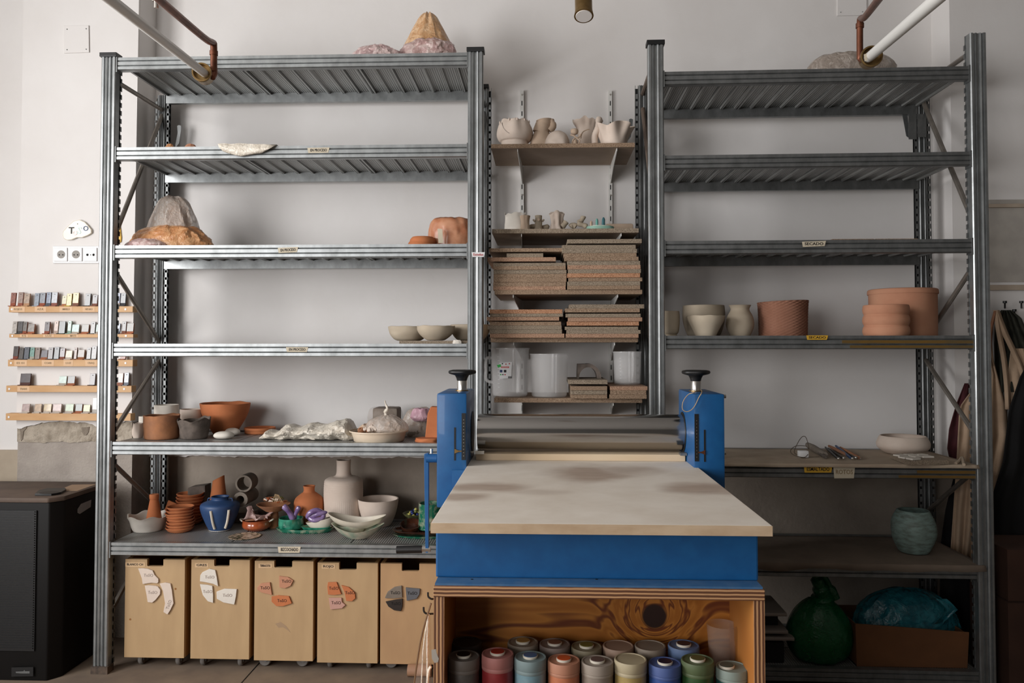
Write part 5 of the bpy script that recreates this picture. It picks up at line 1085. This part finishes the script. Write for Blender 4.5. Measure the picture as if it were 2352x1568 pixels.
pot('ruffled_bowl', 'ruffled raw clay bowl with deep folds, rightmost on the top wall shelf', 'clay bowl', 1368, 1453, 281, 334, [(.60, 0), (.66, .06), (.74, .4), (.88, .72), (1, 1)], M['rawp'], z=zs, Y=3.485, seg=96,
    fn=lambda r, zz, a, f_, h: (r*(1+.16*f_**1.5*math.sin(7*a+.8)+.04*math.sin(3*a)), zz+.10*h*f_**3*math.sin(4*a)))
# ---- wall shelf things (second)
zs = ST[1]
q = thing('boot_vessel', 'wide white clay vessel like a cut boot, leftmost on the second wall shelf', 'clay vessel', XZ(1182, 3.5, zs))
pot('body', None, None, 1150, 1216, 489, 527, [(1, 0), (.9, .08), (.78, .3), (.72, .6), (.72, .85), (.78, 1)], M['raww'], z=zs, Y=3.50, sy=.6, wob=.12, rim=.22, seed=8, parent=q)
pot('side_lobe', None, None, 1192, 1220, 494, 527, [(1, 0), (.8, .3), (.7, .7), (.85, 1)], M['raw'], z=zs, Y=3.46, wob=.2, parent=q, op=False, seed=3)
q = thing('clay_figure', 'small grey clay figure with stub arms, second on the second wall shelf', 'clay figure', XZ(1237, 3.5, zs))
pot('body', None, None, 1224, 1250, 494, 527, [(.85, 0), (.8, .2), (.62, .4), (.68, .6), (.6, .8), (.62, 1)], M['cream'], z=zs, Y=3.5, wob=.12, parent=q)
for s_ in (-1, 1): G().tube([PY(1237+s_*8, 508, 3.49), PY(1237+s_*13, 504, 3.49)], [.006, .003], 8).build('arm', M['cream'], q, smooth=True)
G().lathe([(.0055, 0), (.006, .002)], PY(1237, 504, 3.468), 14, axis='y').build('mouth', M['raw'], q)
bone('low lumpy clay coil between the grey figure and the twisted column', [(1216, 522, 0), (1228, 520, 0), (1246, 523, 0), (1262, 519, 0)], 3.53, .012, M['cream'])
pot('twisted_column', 'gnarled white clay column with a knotty top, middle of the second wall shelf', 'clay sculpture', 1261, 1296, 487, 527, [(.95, 0), (.8, .2), (.72, .5), (.8, .8), (.95, 1)], M['rawp'], z=zs, Y=3.5, seg=72, op=False,
    fn=lambda r, zz, a, f_, h: (r*(1+.16*math.sin(5*a+f_*3)+.18*NZ(math.cos(a)*2, math.sin(a)*2, f_*4)), zz+.08*h*f_*math.sin(3*a)))
bone('rounded clay knob leaning on the twisted column', [(1290, 522, 0), (1297, 514, 0), (1301, 508, 0)], 3.49, .014, M['cream'])
bone('egg shaped grey clay piece left of the bone-like pieces', [(1310, 522, 0), (1316, 517, 0), (1324, 521, 0)], 3.5, .014, M['cream'])
bone('bone-like grey clay piece standing up on the second wall shelf', [(1326, 512, 0), (1334, 508, 0), (1339, 500, 0), (1340, 496, 0)], 3.51, .012, M['cream'])
bone('bone-like grey clay piece lying forward on the second wall shelf', [(1326, 512, -.02), (1334, 515, -.02), (1343, 518, -.02), (1348, 521, -.02)], 3.5, .012, M['cream'])
q = thing('pond_dish', 'small pond-like ceramic dish with teal figures on the second wall shelf', 'ceramic', XZ(1378, 3.46, zs))
pot('dish', None, None, 1347, 1411, 518, 527, [(.9, 0), (1, .6), (.95, 1)], pm('pond', '#8fb5a4'), z=zs, Y=3.46, op=False, wob=.06, parent=q, sy=.6)
pot('pool', None, None, 1356, 1404, 517, 520, [(.95, 0), (1, .6), (.95, 1)], M['ivory'], z=PY(1378, 520, 3.40).z, Y=3.455, op=False, wob=.06, parent=q, sy=.5)
for (x, yt, w, m_) in ((1371, 502, 6, pm('teal1', '#5f9a90')), (1386, 499, 7, pm('teal2', '#33636a')), (1358, 507, 6, M['raw'])):
    pot('stump', None, None, x-w/1.6, x+w/1.6, yt, 520, [(1, 0), (.8, .4), (.75, .8), (.3, 1)], m_, z=PY(1378, 520, 3.42).z, Y=3.45, op=False, wob=.2, parent=q, seed=x)
q = G(); a_ = XZ(1392, 3.56, zs); b_ = XZ(1455, 3.56, zs)
q.box(a_.x, b_.x, 3.56, 3.64, zs+.0005, PY(1420, 513, 3.56).z)
setprop(q.build('clay_slab', M['raw'], bevel=.008, smooth=True), 'low rounded beige clay slab, rightmost on the second wall shelf', 'clay')
# ---- jugs on the lowest wall shelf
def jug(nm, label, x0, x1, yt, yb, zb, Y, handle=None, sticker=False, marks=0):
    q = thing(nm, label, 'jug', XZ((x0+x1)/2, Y, zb), 'clear plastic jugs')
    inf = {}
    pot('body', None, None, x0, x1, yt, yb, [(.80, 0), (.88, .02), (.91, .06), (.94, .4), (.985, .93), (1, .97), (1, 1)], M['frost'], z=zb, Y=Y, parent=q, thick=.0028, sm=0, built=inf, seg=64)
    c = inf['c']; r = inf['r']; h = inf['h']
    G().lathe([(r*1.0, zb+h-.004), (r*1.025, zb+h-.003), (r*1.03, zb+h), (r*1.0, zb+h+.001)], c*Vector((1, 1, 0)) if False else Vector((c.x, c.y, 0)), 64, caps=False).build('rim', M['frost'], q, smooth=True)
    for i in range(marks):
        zz = zb+h*(.2+.7*i/marks); g = G(); rm = r*(.92+.05*i/marks)
        for a0, a1 in ((-2.25, -2.1),): g.tube([Vector((c.x+math.cos(a0+(a1-a0)*t/4)*rm*1.012, c.y+math.sin(a0+(a1-a0)*t/4)*rm*1.012, zz)) for t in range(5)], .0008, 5)
        g.build('measure_mark', M['white'], q)
    if handle:
        G().tube(cr_spline([PY(x, y, Y-.0) for x, y in handle], 4), .0075, 12).build('handle', M['frost'], q, smooth=True)
    if sticker:
        f_ = c.y-r*.975
        s_ = poly([(1147, 833), (1176, 831), (1174, 868), (1147, 870)], f_-.002, .0006).build('sticker', M['white'], q)
        poly([(1141, 838), (1150, 836), (1151, 842), (1144, 844)], f_-.0027, .0004).build('green_price_dot', M['greenst'], s_)
        poly([(1151, 841), (1169, 841), (1169, 845), (1151, 845)], f_-.0027, .0004).build('red_banner', mat('red_print', '#c8443c', rough=.5), s_)
        text('EUROPLAST', 1160, 843, 2.4, f_-.0033, M['white'], s_, wpx=15)
        for (x, y, m_) in ((1151, 852, M['inkb']), (1160, 852, M['ink']), (1150, 860, M['greenst']), (1155, 860, M['ink']), (1160, 860, M['inkr']), (1154, 835, M['ink']), (1162, 836, M['inkr']), (1170, 835, M['inkr'])):
            k_ = 3 if y == 852 else 1.4
            poly([(x-k_, y-k_), (x+k_, y-k_), (x+k_, y+k_), (x-k_, y+k_)], f_-.0027, .0003).build('printed_mark', m_, s_)
        for i in range(6): poly([(1167+i*1.5, 864), (1168+i*1.5, 864), (1168+i*1.5, 868.5), (1167+i*1.5, 868.5)], f_-.0027, .0003).build('barcode_bar', M['ink'], s_)
    return q
zs = ST[4]
jug('measuring_jug', 'largest clear measuring jug with a printed sticker and a side handle', 1127, 1216, 799, 909, zs, 3.46, handle=[(1130, 822), (1117, 824), (1116, 850), (1117, 872), (1133, 878)], sticker=True, marks=9)
jug('plastic_jug', 'wide clear plastic jug without sticker, in the middle of the lowest wall shelf', 1217, 1306, 812, 913, zs, 3.42)
jug('measuring_jug', 'smaller clear plastic jug standing on the small board pile', 1408, 1473, 807, 886, zt2, 3.45, marks=7)
ar = G(); Yr = 3.42; o_ = []; i_ = []
cxp, cyp = 1351, 886
for k in range(17):
    a = math.pi*k/16; o_.append((cxp-math.cos(a)*(30 if k > 5 else 26), cyp-8-math.sin(a)*33)); i_.append((cxp-math.cos(a)*21, cyp-8-math.sin(a)*25))
o_ = [(1326, 879), (1327, 846)]+[p for p in o_ if p[0] > 1345]; o_.append((1382, 879)); i_ = [(1329, 879)]+[p for p in i_]+[(1374, 879)]
base_z = zt1+.0005; dzp = PY(1350, 879, Yr).z-base_z
ar.prism([PY(x, y, Yr)-Vector((0, 0, dzp)) for x, y in o_+list(reversed(i_))], (0, .10, 0))
setprop(ar.build('clay_arch', M['darkclay'], smooth=True), 'brown-grey clay arch standing on the small board pile', 'clay arch')

# ---- right unit
def rz(i): return RVL[i]-.005
bag('plastic_bag', 'beige clear plastic bag lying on top of the right unit', 'plastic bag', 1860, 2050, 126, 160, [(1, 0), (1, .3), (.95, .7), (.7, .95), (.3, 1)], M['pgrey'], rz(0), 3.42, amp=.12, seed=71, sy=.4)
for (x0, x1, lab) in ((1912, 2008, 'left'), (2012, 2108, 'right')):
    a_ = XZ(x0, 3.24, rz(2)); b_ = XZ(x1, 3.24, rz(2))
    setprop(G().box(a_.x, b_.x, 3.24, 3.5, rz(2)+.0005, rz(2)+.0165).build('chipboard_board', CHIP[1]), f'{lab} thin chipboard board lying on the third shelf of the right unit', 'board')
z = rz(3)
pot('cup', 'greige footed cup beside the upright, leftmost on the fourth right shelf', 'cup', 1500, 1561, 714, 770, [(.80, 0), (.80, .08), (.74, .10), (.9, .2), (.98, .5), (1, .8), (.96, 1)], M['cream'], z=z, Y=3.32)
pot('bowl', 'larger greige bowl standing behind the conical one on the fourth right shelf', 'bowl', 1569, 1664, 700, 770, [(.6, 0), (.8, .12), (.96, .45), (1, .75), (.97, 1)], M['cream'], z=z, Y=3.50)
pot('bowl', 'conical pale bowl in front of the larger bowl on the fourth right shelf', 'bowl', 1578, 1664, 724, 771, [(.48, 0), (.52, .03), (.72, .4), (.93, .75), (1, 1)], mat('pale_greige_clay', '#bcae99', '#c6b9a5', rough=.8, scale=8), z=z, Y=3.31, rim=.05)
pot('vase', 'greige vase with a flared rim on the fourth right shelf', 'vase', 1669, 1731, 700, 770, [(.6, 0), (.72, .06), (.95, .28), (1, .45), (.9, .66), (.68, .84), (.70, .93), (.80, 1)], M['cream'], z=z, Y=3.38)
def weave(r, zz, a, f_, h): return (r+.0026*abs(math.sin(a*22))*math.sin(zz*520+3.14159*(int(a*22/3.14159) % 2)), zz+.004*math.cos(a)*f_)
pot('woven_pot', 'dark brown pot with a basket weave texture on the fourth right shelf', 'pot', 1743, 1854, 690, 770, [(.94, 0), (.95, .3), (.96, .6), (.98, .9), (1, 1)], mat('weave_clay', '#855a46', '#8f6450', rough=.9), z=z, Y=3.42, seg=176, sm=14, fn=weave, ang=80)
pot('pot', 'large smooth pinkish cylinder pot at the right of the fourth right shelf', 'pot', 2001, 2147, 661, 770, [(.96, 0), (.97, .5), (.97, .88), (1, .90), (1, .97), (.98, 1)], M['terral'], z=z, Y=3.50, sm=3)
pot('ribbed_pot', 'terracotta pot with three bulging rings in front of the large cylinder', 'pot', 1986, 2085, 699, 771, [(.90, 0), (.97, .08), (1, .18), (.97, .30), (.925, .35), (.97, .42), (1, .52), (.97, .64), (.93, .69), (.97, .76), (.99, .86), (.97, .96), (.95, 1)], M['terral'], z=z, Y=3.27, sm=3)
# cloth covered shelf
z = rz(4)
def cloth(nm, label, z, yf, yb_, x0, x1, over, m, seed):
    rows = []
    for i in range(15):
        t = i/14; y = yf+(yb_-yf)*t
        rows.append([Vector((x0+(x1-x0)*j/60, y-.005-.02*(x0+(x1-x0)*j/60)/1.26, z+.0085+.0015*NZ(j*.3, t*4, seed))) for j in range(61)])
    lip = [Vector((v.x, v.y-.006, z-over*(.6+.9*max(0, NZ(v.x*6, seed, 1)+.3)))) for v in rows[0]]
    return setprop(G().grid([lip]+rows).build(nm, m, smooth=True, solid=.002), label, 'cloth')
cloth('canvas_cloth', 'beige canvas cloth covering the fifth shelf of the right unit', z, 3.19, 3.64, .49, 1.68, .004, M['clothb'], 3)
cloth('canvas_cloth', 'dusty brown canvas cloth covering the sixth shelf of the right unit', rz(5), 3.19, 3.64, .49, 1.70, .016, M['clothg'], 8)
zc = z+.0115
G2 = G().tube(cr_spline([PZ(2195, 1064, zc), PZ(2203, 1062, zc)+Vector((0, 0, .006)), PZ(2210, 1058, zc)+Vector((0, 0, .012)), PZ(2214, 1068, zc)+Vector((0, 0, .002))], 4), .006, 10).build('cloth_corner', M['clothb'], bpy.data.objects['canvas_cloth'])
q = thing('phone_charger', 'white plug charger with a looped cable on the beige cloth', 'charger', PZ(1850, 1050, zc))
a_ = PZ(1836, 1051, zc); b_ = PZ(1858, 1051, zc)
G().box(a_.x, b_.x, a_.y, a_.y+.03, zc, zc+.028).build('plug', M['white'], q, bevel=.005, smooth=True)
G().tube(cr_spline([PY(x, y, a_.y+dy) for x, y, dy in ((1856, 1043, -.003), (1846, 1050, -.008), (1822, 1044, .02), (1816, 1034, .06), (1828, 1024, .08), (1850, 1024, .08), (1858, 1030, .06), (1852, 1006, .06), (1844, 1002, .06), (1834, 1014, .06), (1824, 1038, .05), (1836, 1045, .02))], 5), .0014, 6).build('cable', mat('brown_cable', '#4a3f30', rough=.6), q, smooth=True)
tl_ = [(1855, 1027, 1900, 1052, .010, 'greyclay', 'flat dark metal kidney tool lying beside the charger'), (1872, 1036, 1898, 1054, .006, 'darkclay', 'slim dark tool lying under the kidney tool'),
       (1896, 1032, 1926, 1056, .0035, 'cap', 'black handled tool with a steel ball tip, leftmost of the tool bunch'), (1902, 1030, 1938, 1055, .0035, 'ink', 'second black handled ball-tip tool in the tool bunch'),
       (1904, 1028, 1952, 1050, .005, 'brownclay', 'brown wooden modelling tool in the tool bunch'), (1920, 1029, 1958, 1056, .004, 'navy', 'blue handled tool in the tool bunch'),
       (1938, 1034, 1966, 1054, .0035, 'cap', 'black handled tool with a ball tip, rightmost of the tool bunch'), (1930, 1032, 1978, 1056, .005, 'terrad', 'long brown wooden tool lying across the tool bunch')]
for j, (x0, y0, x1, y1, r, m_, lab) in enumerate(tl_):
    A = PZ(x0, y0, zc+.004); B = PZ(x1, y1, zc+.002); A.z = zc+r+.004*(j % 3); B.z = zc+r+.001
    r *= 1.5; A.z += r*.4
    q = thing('modelling_tool', lab, 'tool', (A+B)/2, 'clay modelling tools on the beige cloth')
    B2 = A+(B-A)*.9
    G().tube([A, A+(B-A)*.3, B2], [r*.7, r, r*.8], 10).build('handle', M[m_] if j != 1 else M['darkclay'], q, smooth=True)
    G().tube([B2, B], .0013, 6).build('shaft', M['steel'], q)
    if j in (2, 3, 5, 6): G().lathe(smoothp([(.001, -.006), (.005, -.004), (.0065, 0), (.005, .004), (.001, .006)], 2), B+Vector((0, 0, .003)), 14).build('ball_tip', M['steel'], q, smooth=True)
pot('bowl', 'round pale clay bowl on the beige cloth of the right unit', 'bowl', 2019, 2130, 996, 1045, [(.62, 0), (.72, .05), (.95, .3), (1, .55), (.93, .85), (.86, 1)], M['rawp'], z=zc, thick=.005)
bf = PZ(2110, 1066, zc)
A = PZ(2044, 1046, zc+.016); B = PZ(2180, 1058, zc+.016)
bp2 = [PZ(x, y, zc) for x, y in ((2045, 1052), (2085, 1068), (2180, 1066), (2130, 1048))]
setprop(G().prism(bp2, (0, 0, .017)).build('chipboard_board', CHIP[0]), 'chipboard offcut carrying small white tiles on the beige cloth', 'board')
for j, (x, y) in enumerate(((2068, 1047), (2092, 1046), (2105, 1050), (2080, 1052), (2128, 1050), (2115, 1046), (2098, 1055))):
    p = PZ(x, y, zc+.0175); a = random.uniform(0, 1.5)
    g = G(Matrix.Translation(p) @ Matrix.Rotation(a*.3, 4, 'Z')); g.box(-.022, .022, -.016, .016, .0002, .006)
    setprop(g.build('clay_tile', M['raww'], bevel=.001), f'small white clay tile, {ordw[j] if j else "first"} on the chipboard offcut', 'tile', 'small white tiles on the chipboard offcut')
# sixth shelf: green pot
zg = rz(5)+.0115
pot('pot', 'weathered green-grey glazed pot on the sixth shelf of the right unit', 'pot', 2052, 2146, 1165, 1274, [(.60, 0), (.72, .04), (.92, .3), (1, .55), (.95, .75), (.76, .95), (.70, 1)], M['verd'], z=zg, wob=.06, seed=3, thick=.006)
# bottom shelf
z = rz(6)
gb = thing('green_bag', 'tied green plastic bag standing on the bottom shelf of the right unit', 'plastic bag', XZ(1882, 3.3, z))
bag('bag', None, None, 1812, 1952, 1375, 1512, [(.55, 0), (.8, .06), (.98, .28), (1, .45), (.85, .7), (.55, .9), (.3, 1)], M['pgreen'], z, 3.29, amp=.07, seed=81, vert=.25, parent=gb, sy=.8)
G().tube(cr_spline([PY(1890, 1385, 3.29), PY(1888, 1365, 3.28), PY(1882, 1345, 3.27), PY(1874, 1325, 3.265), PY(1880, 1318, 3.27), PY(1894, 1326, 3.28), PY(1908, 1352, 3.29), PY(1918, 1375, 3.29)], 4), [.045]*4+[.032]*4+[.024]*4+[.014]*4+[.012]*8+[.02]*5, 14).build('tied_top', M['pgreen'], gb, smooth=True, ang=30)
bx = thing('cardboard_box', 'open brown cardboard box on the bottom shelf of the right unit', 'box', XZ(2110, 3.3, z))
f0, f1 = XZ(1972, 3.20, z).x, XZ(2238, 3.20, z).x-.005
zt_ = PY(1970, 1432, 3.20).z; zt2_ = PY(2235, 1452, 3.20).z
z = rz(6)+.0005
f1 = min(f1, 1.655)
G().prism([(f0, 3.217, z), (f1, 3.217, z), (f1, 3.20, zt2_), (f0-.01, 3.20, zt_)], (0, .005, 0)).build('front_flap', M['cardb'], bx)
G().box(f0, f0+.004, 3.222, 3.46, z, zt_-.01).box(f1-.004, f1, 3.222, 3.46, z, zt2_-.01).box(f0, f1, 3.456, 3.46, z, zt_-.01).box(f0, f1, 3.222, 3.46, z, z+.004).build('body', M['cardb'], bx)
bb = thing('turquoise_bag', 'knotted turquoise plastic bag bulging out of the cardboard box', 'plastic bag', XZ(2070, 3.3, z))
bag('bag', None, None, 1970, 2190, 1351, 1450, [(1, 0), (1, .2), (.9, .5), (.68, .78), (.35, .96), (.1, 1)], M['pblue'], z+.09, 3.365, amp=.10, seed=91, freq=6, sy=.52, parent=bb)
G().grid([[PY(x+dx, y+dy*.5, 3.14+.02*math.sin(dx*.1)) for dx in (0, 8, 16, 24)] for x, y, dy in ((2150, 1372, 6), (2158, 1378, 6), (2168, 1388, 6), (2176, 1398, 4), (2140, 1430, 4))]).build('loose_corner', M['pblue'], bb, smooth=True, solid=.002)
tq = [(1757, 1812, 1458, 1472, 'lower pale tray lying at the left of the green bag', .006), (1757, 1798, 1446, 1456, 'upper pale tray stacked at the left of the green bag', .03), (1757, 1796, 1400, 1416, 'pale plate edge peeking out beside the cabinet on the bottom shelf', .09)]
for (x0, x1, yt, yb, lab, dz) in tq:
    a_ = XZ(x0-10, 3.3, z); b_ = XZ(x1, 3.3, z); zz = PY(x1, yb, 3.22).z
    setprop(G().box(a_.x-.1, b_.x, 3.22, 3.45, zz, zz+.014).build('tray', pm('paletray', '#8a8078'), bevel=.005), lab, 'tray', 'pale trays on the bottom right shelf')
setprop(G().tube([PZ(1775, 1490, z+.004), PZ(1822, 1485, z+.004)], .0022, 8).build('metal_rod', M['steel'], smooth=True), 'thin steel rod lying on the bottom shelf before the green bag', 'rod')
a_ = XZ(1740, 3.3, z)
setprop(G().box(a_.x-.12, XZ(1802, 3.24, z).x, 3.24, 3.5, z, PY(1790, 1474, 3.24).z-.0005).build('storage_crate', M['dark'], bevel=.004), 'dark low crate under the pale trays', 'crate')
setprop(G().box(a_.x-.14, XZ(1785, 3.30, z).x, 3.28, 3.46, PY(1790, 1445, 3.3).z, PY(1790, 1416, 3.22).z-.001).build('storage_crate', M['dark'], bevel=.004), 'dark box between the stacked pale trays', 'crate')

# ------------------------------------------------------------------ right wall: panel, hooks, aprons, coat, box
wpn = thing('notice_panel', 'pale grey wall panel with wooden battens at the far right', 'panel', PY(2320, 655, YP))
pnx0 = PY(2262, 560, YP-.01).x
G().box(pnx0, 3.0, YP-.006, YP-.0005, PY(0, 655, YP).z, PY(0, 475, YP).z).build('board', mat('panel_grey', '#a19b94', '#ada79f', rough=.7), wpn)
for y0, y1 in ((468, 476), (654, 666)): G().box(pnx0, 3.0, YP-.022, YP-.0065, PY(2300, y1, YP-.02).z, PY(2300, y0, YP-.02).z).build('batten', mat('grey_wood', '#a39484', '#b0a190', rough=.8), wpn)
for k, (x, y) in enumerate(((2287, 722), (2308, 693), (2346, 693), (2330, 712))):
    q = setprop(G().tube([PY(x, y+14, YP-.001), PY(x, y+12, YP-.03), PY(x, y+3, YP-.05)], .0035, 8).tube([PY(x, y+3, YP-.05), PY(x, y-2, YP-.05)], .0085, 12).build('coat_hook', M['cap'], smooth=True), ['black wall hook nearest the steel post, with two apron straps', 'black wall hook just right of the aprons, standing free', 'black wall hook at the right picture edge', 'black wall hook under the dark coat collar'][k], 'hook', 'black coat hooks')
def hang(nm, label, cat, L, Rr, Y, m, folds=5, amp=.015, seed=0, th=.003, nj=36, parent=None):
    rows = []
    n = 40
    def interp(P, y):
        for i in range(len(P)-1):
            if P[i][1] <= y <= P[i+1][1] or i == len(P)-2:
                t = (y-P[i][1])/max(1e-6, P[i+1][1]-P[i][1]); return P[i][0]+(P[i+1][0]-P[i][0])*max(0, min(1, t))
    y0, y1 = L[0][1], L[-1][1]
    for i in range(n+1):
        y = y0+(y1-y0)*i/n; a_, b_ = interp(L, y), interp(Rr, y); r_ = []
        for j in range(nj+1):
            t = j/nj; ph = t*folds*6.28+1.5*NZ(i*.08, seed, t)
            r_.append(PY(a_+(b_-a_)*t, y, Y+amp*(math.sin(ph)*(.35+.65*i/n)+.8*NZ(t*3, i*.09, seed))))
        rows.append(r_)
    o = G().grid(rows).build(nm, m, parent, smooth=True, solid=th, ang=80)
    if parent is None: setprop(o, label, cat)
    return o
hang('apron', 'long ecru cotton apron hanging on the wall beside the right steel post', 'apron', [(2262, 735), (2258, 860), (2204, 935), (2198, 1050), (2182, 1290)], [(2272, 735), (2282, 830), (2310, 930), (2316, 1000), (2295, 1100), (2260, 1290)], YP-.055, M['apron'], 4, .012, 1)
hang('apron', 'maroon apron hanging between the wall corner and the right steel post', 'apron', [(2216, 880), (2196, 930), (2180, 985), (2176, 1030), (2184, 1066)], [(2226, 880), (2230, 930), (2230, 985), (2226, 1030), (2210, 1066)], YP-.03, M['maroon'], 1.5, .008, 4)
for (P, w_, lab) in (([(2288, 712), (2294, 760), (2305, 820), (2312, 880), (2315, 940)], .012, 'ecru apron strap hanging straight from the hook'), ([(2288, 712), (2306, 760), (2325, 800), (2345, 845), (2356, 880)], .014, 'ecru apron strap slanting right over the coat'), ([(2286, 714), (2276, 760), (2272, 840)], .007, 'thin dark apron strap close to the steel post')):
    C_ = cr_spline([PY(x, y, YP-.075) for x, y in P], 5)
    setprop(G().grid([[v+Vector((-w_, 0, 0)), v+Vector((0, -.005, 0)), v+Vector((w_, 0, 0))] for v in C_]).build('apron_strap', M['apron'] if 'dark' not in lab else M['brownclay'], smooth=True, solid=.002), lab, 'strap')
hang('jacket', 'dark olive jacket bunched on the hooks behind the apron straps', 'jacket', [(2300, 712), (2286, 730), (2284, 790), (2286, 900)], [(2322, 712), (2345, 730), (2375, 800), (2400, 900)], YP-.045, M['olive'], 5, .02, 7)
hang('apron', 'second ecru apron with ties in front of the dark olive jacket', 'apron', [(2322, 800), (2316, 850), (2312, 900), (2322, 960)], [(2352, 800), (2370, 850), (2390, 900), (2390, 960)], YP-.07, M['apron'], 2, .01, 9)
hang('coat', 'long black coat hanging at the right picture edge', 'coat', [(2372, 820), (2345, 860), (2318, 940), (2304, 1060), (2276, 1150), (2266, 1290), (2262, 1460)], [(2420, 820), (2470, 860), (2500, 940), (2500, 1060), (2500, 1150), (2500, 1290), (2500, 1460)], YP-.10, M['coat'], 5, .02, 11)
hang('bag', 'dark cloth bag hanging low behind the right post, near the wall corner', 'bag', [(2190, 1100), (2172, 1170), (2160, 1260), (2158, 1500)], [(2206, 1100), (2222, 1170), (2226, 1260), (2230, 1500)], YP-.03, M['coat'], 2, .01, 13)
q = thing('cardboard_box', 'dark torn cardboard box standing on another at the right picture edge', 'box', PY(2340, 1430, 3.2))
a_ = PY(2314, 1262, 3.2)
G().box(a_.x, a_.x+.3, 3.2, 3.45, PY(0, 1352, 3.2).z, a_.z).build('upper_box', M['cardd'], q, bevel=.002)
G().box(a_.x-.012, a_.x+.3, 3.18, 3.46, 0, PY(0, 1352, 3.2).z-.001).build('lower_box', M['cardd'], q, bevel=.002)

# ------------------------------------------------------------------ pipes under the ceiling
def fitting(parent, p, d, L, r):
    p = Vector(p); d = Vector(d).normalized()
    up = d.orthogonal().normalized(); w = d.cross(up)
    P = [(r*.62, L), (r*.9, L*.93), (r*.92, L*.25), (r*1.0, L*.2), (r*1.04, L*.1), (r*1.0, 0), (r*.86, 0), (r*.84, L*.35), (.001, L*.36)]
    vs = []
    for (rr, t) in P:
        for k in range(32): a = 2*math.pi*k/32; vs.append(p+d*t+(up*math.cos(a)+w*math.sin(a))*rr)
    fs = [(i*32+k, i*32+(k+1) % 32, (i+1)*32+(k+1) % 32, (i+1)*32+k) for i in range(len(P)-1) for k in range(32)]+[tuple(range(32))]
    return G().add(vs, fs).build('brass_fitting', M['brass'], parent, smooth=True)
ye = 2.40
A = PY(464, 166, ye)
q = thing('gas_pipe', 'white and copper pipes ending in a brass fitting, upper left', 'pipe', (A.x, ye, A.z))
def runto(p0, px, py, Y=None, ext=1.35):   # straight run from p0 through the picture edge point, towards the viewer and up
    e = PY(px, py, Y); return p0+(e-p0)*ext
e1 = PY(256, 2, 1.62)
G().tube([A+Vector((.004, .015, 0)), A+(e1-A)*1.25], .0125, 20).build('white_pipe', M['whitepipe'], q, smooth=True)
fitting(q, A+(e1-A).normalized()*.008, (A-e1)+Vector((0, 0, -.1)), .055, .029)
B = PY(491, 160, ye+.03); T_ = PY(491, 106, ye+.03); e2 = PY(367, 0, 1.95)
G().tube(cr_spline([PY(487, 178, ye+.02), PY(492, 168, ye+.03), B, T_, PY(488, 98, ye+.02), T_+(e2-T_)*.25, T_+(e2-T_)*1.25], 5), .0105, 16).build('copper_pipe', M['copper'], q, smooth=True)
for (x, y) in ((491, 122), (490, 160)): G().tube([PY(x, y+5, ye+.03), PY(x, y-5, ye+.03)], .0125, 18).build('joint_collar', M['copper'], q, smooth=True)
A = PY(2001, 130, ye)
q = thing('gas_pipe', 'white and copper pipes ending in a brass fitting, upper right', 'pipe', (A.x, ye, A.z))
e1 = PY(2148, 2, 1.75)
G().tube([A+Vector((-.004, .015, 0)), A+(e1-A)*1.3], .0145, 20).build('white_pipe', M['whitepipe'], q, smooth=True)
fitting(q, A+(e1-A).normalized()*.01, (A-e1)+Vector((0, 0, -.05)), .055, .031)
B = PY(1975, 128, ye+.03); T_ = PY(1975, 54, ye+.03); e2 = PY(2015, 2, 1.95)
G().tube(cr_spline([PY(1983, 140, ye+.02), PY(1976, 134, ye+.03), B, T_, PY(1978, 42, ye+.02), T_+(e2-T_)*.35, T_+(e2-T_)*1.3], 5), .0095, 16).build('copper_pipe', M['copper'], q, smooth=True)
G().tube([PY(1975, 64, ye+.03), PY(1975, 54, ye+.03)], .012, 18).build('joint_collar', M['copper'], q, smooth=True)
poly([(1984, 125), (1990, 123), (1992, 139), (1986, 141)], ye-.038, .0005).build('paper_tag', M['tape'], q)
A = PY(1341, 37, 2.3)
q = thing('pipe_end', 'brass pipe socket with a pale plug hanging at the top centre', 'pipe', A)
dv_ = Vector((0, -.34, -1)).normalized()
up = Vector((0, .35, .94)).normalized()
G().tube([A, A+up*.02, A+up*.12], [.0285, .0255, .0255], 32).build('brass_fitting', M['brass'], q, smooth=True)
G().tube([A-up*.0015, A+up*.002], [.0235, .0245], 32).build('pale_plug', M['wall'], q)
G().tube([A+up*.12, A+up*.9], .012, 16).build('copper_pipe', M['copper'], q, smooth=True)
A = PY(359, 8, 2.0)
q = thing('threaded_rod', 'short zinc threaded rod with a nut hanging at the top left', 'bolt', A)
G().tube([PY(359, 19, 2.0), PY(359, -60, 2.0)], .006, 14).build('rod', M['steel'], q, smooth=True)
G().tube([PY(359, 4, 2.0), PY(359, -5, 2.0)], .0105, 6).build('nut', M['steel'], q)
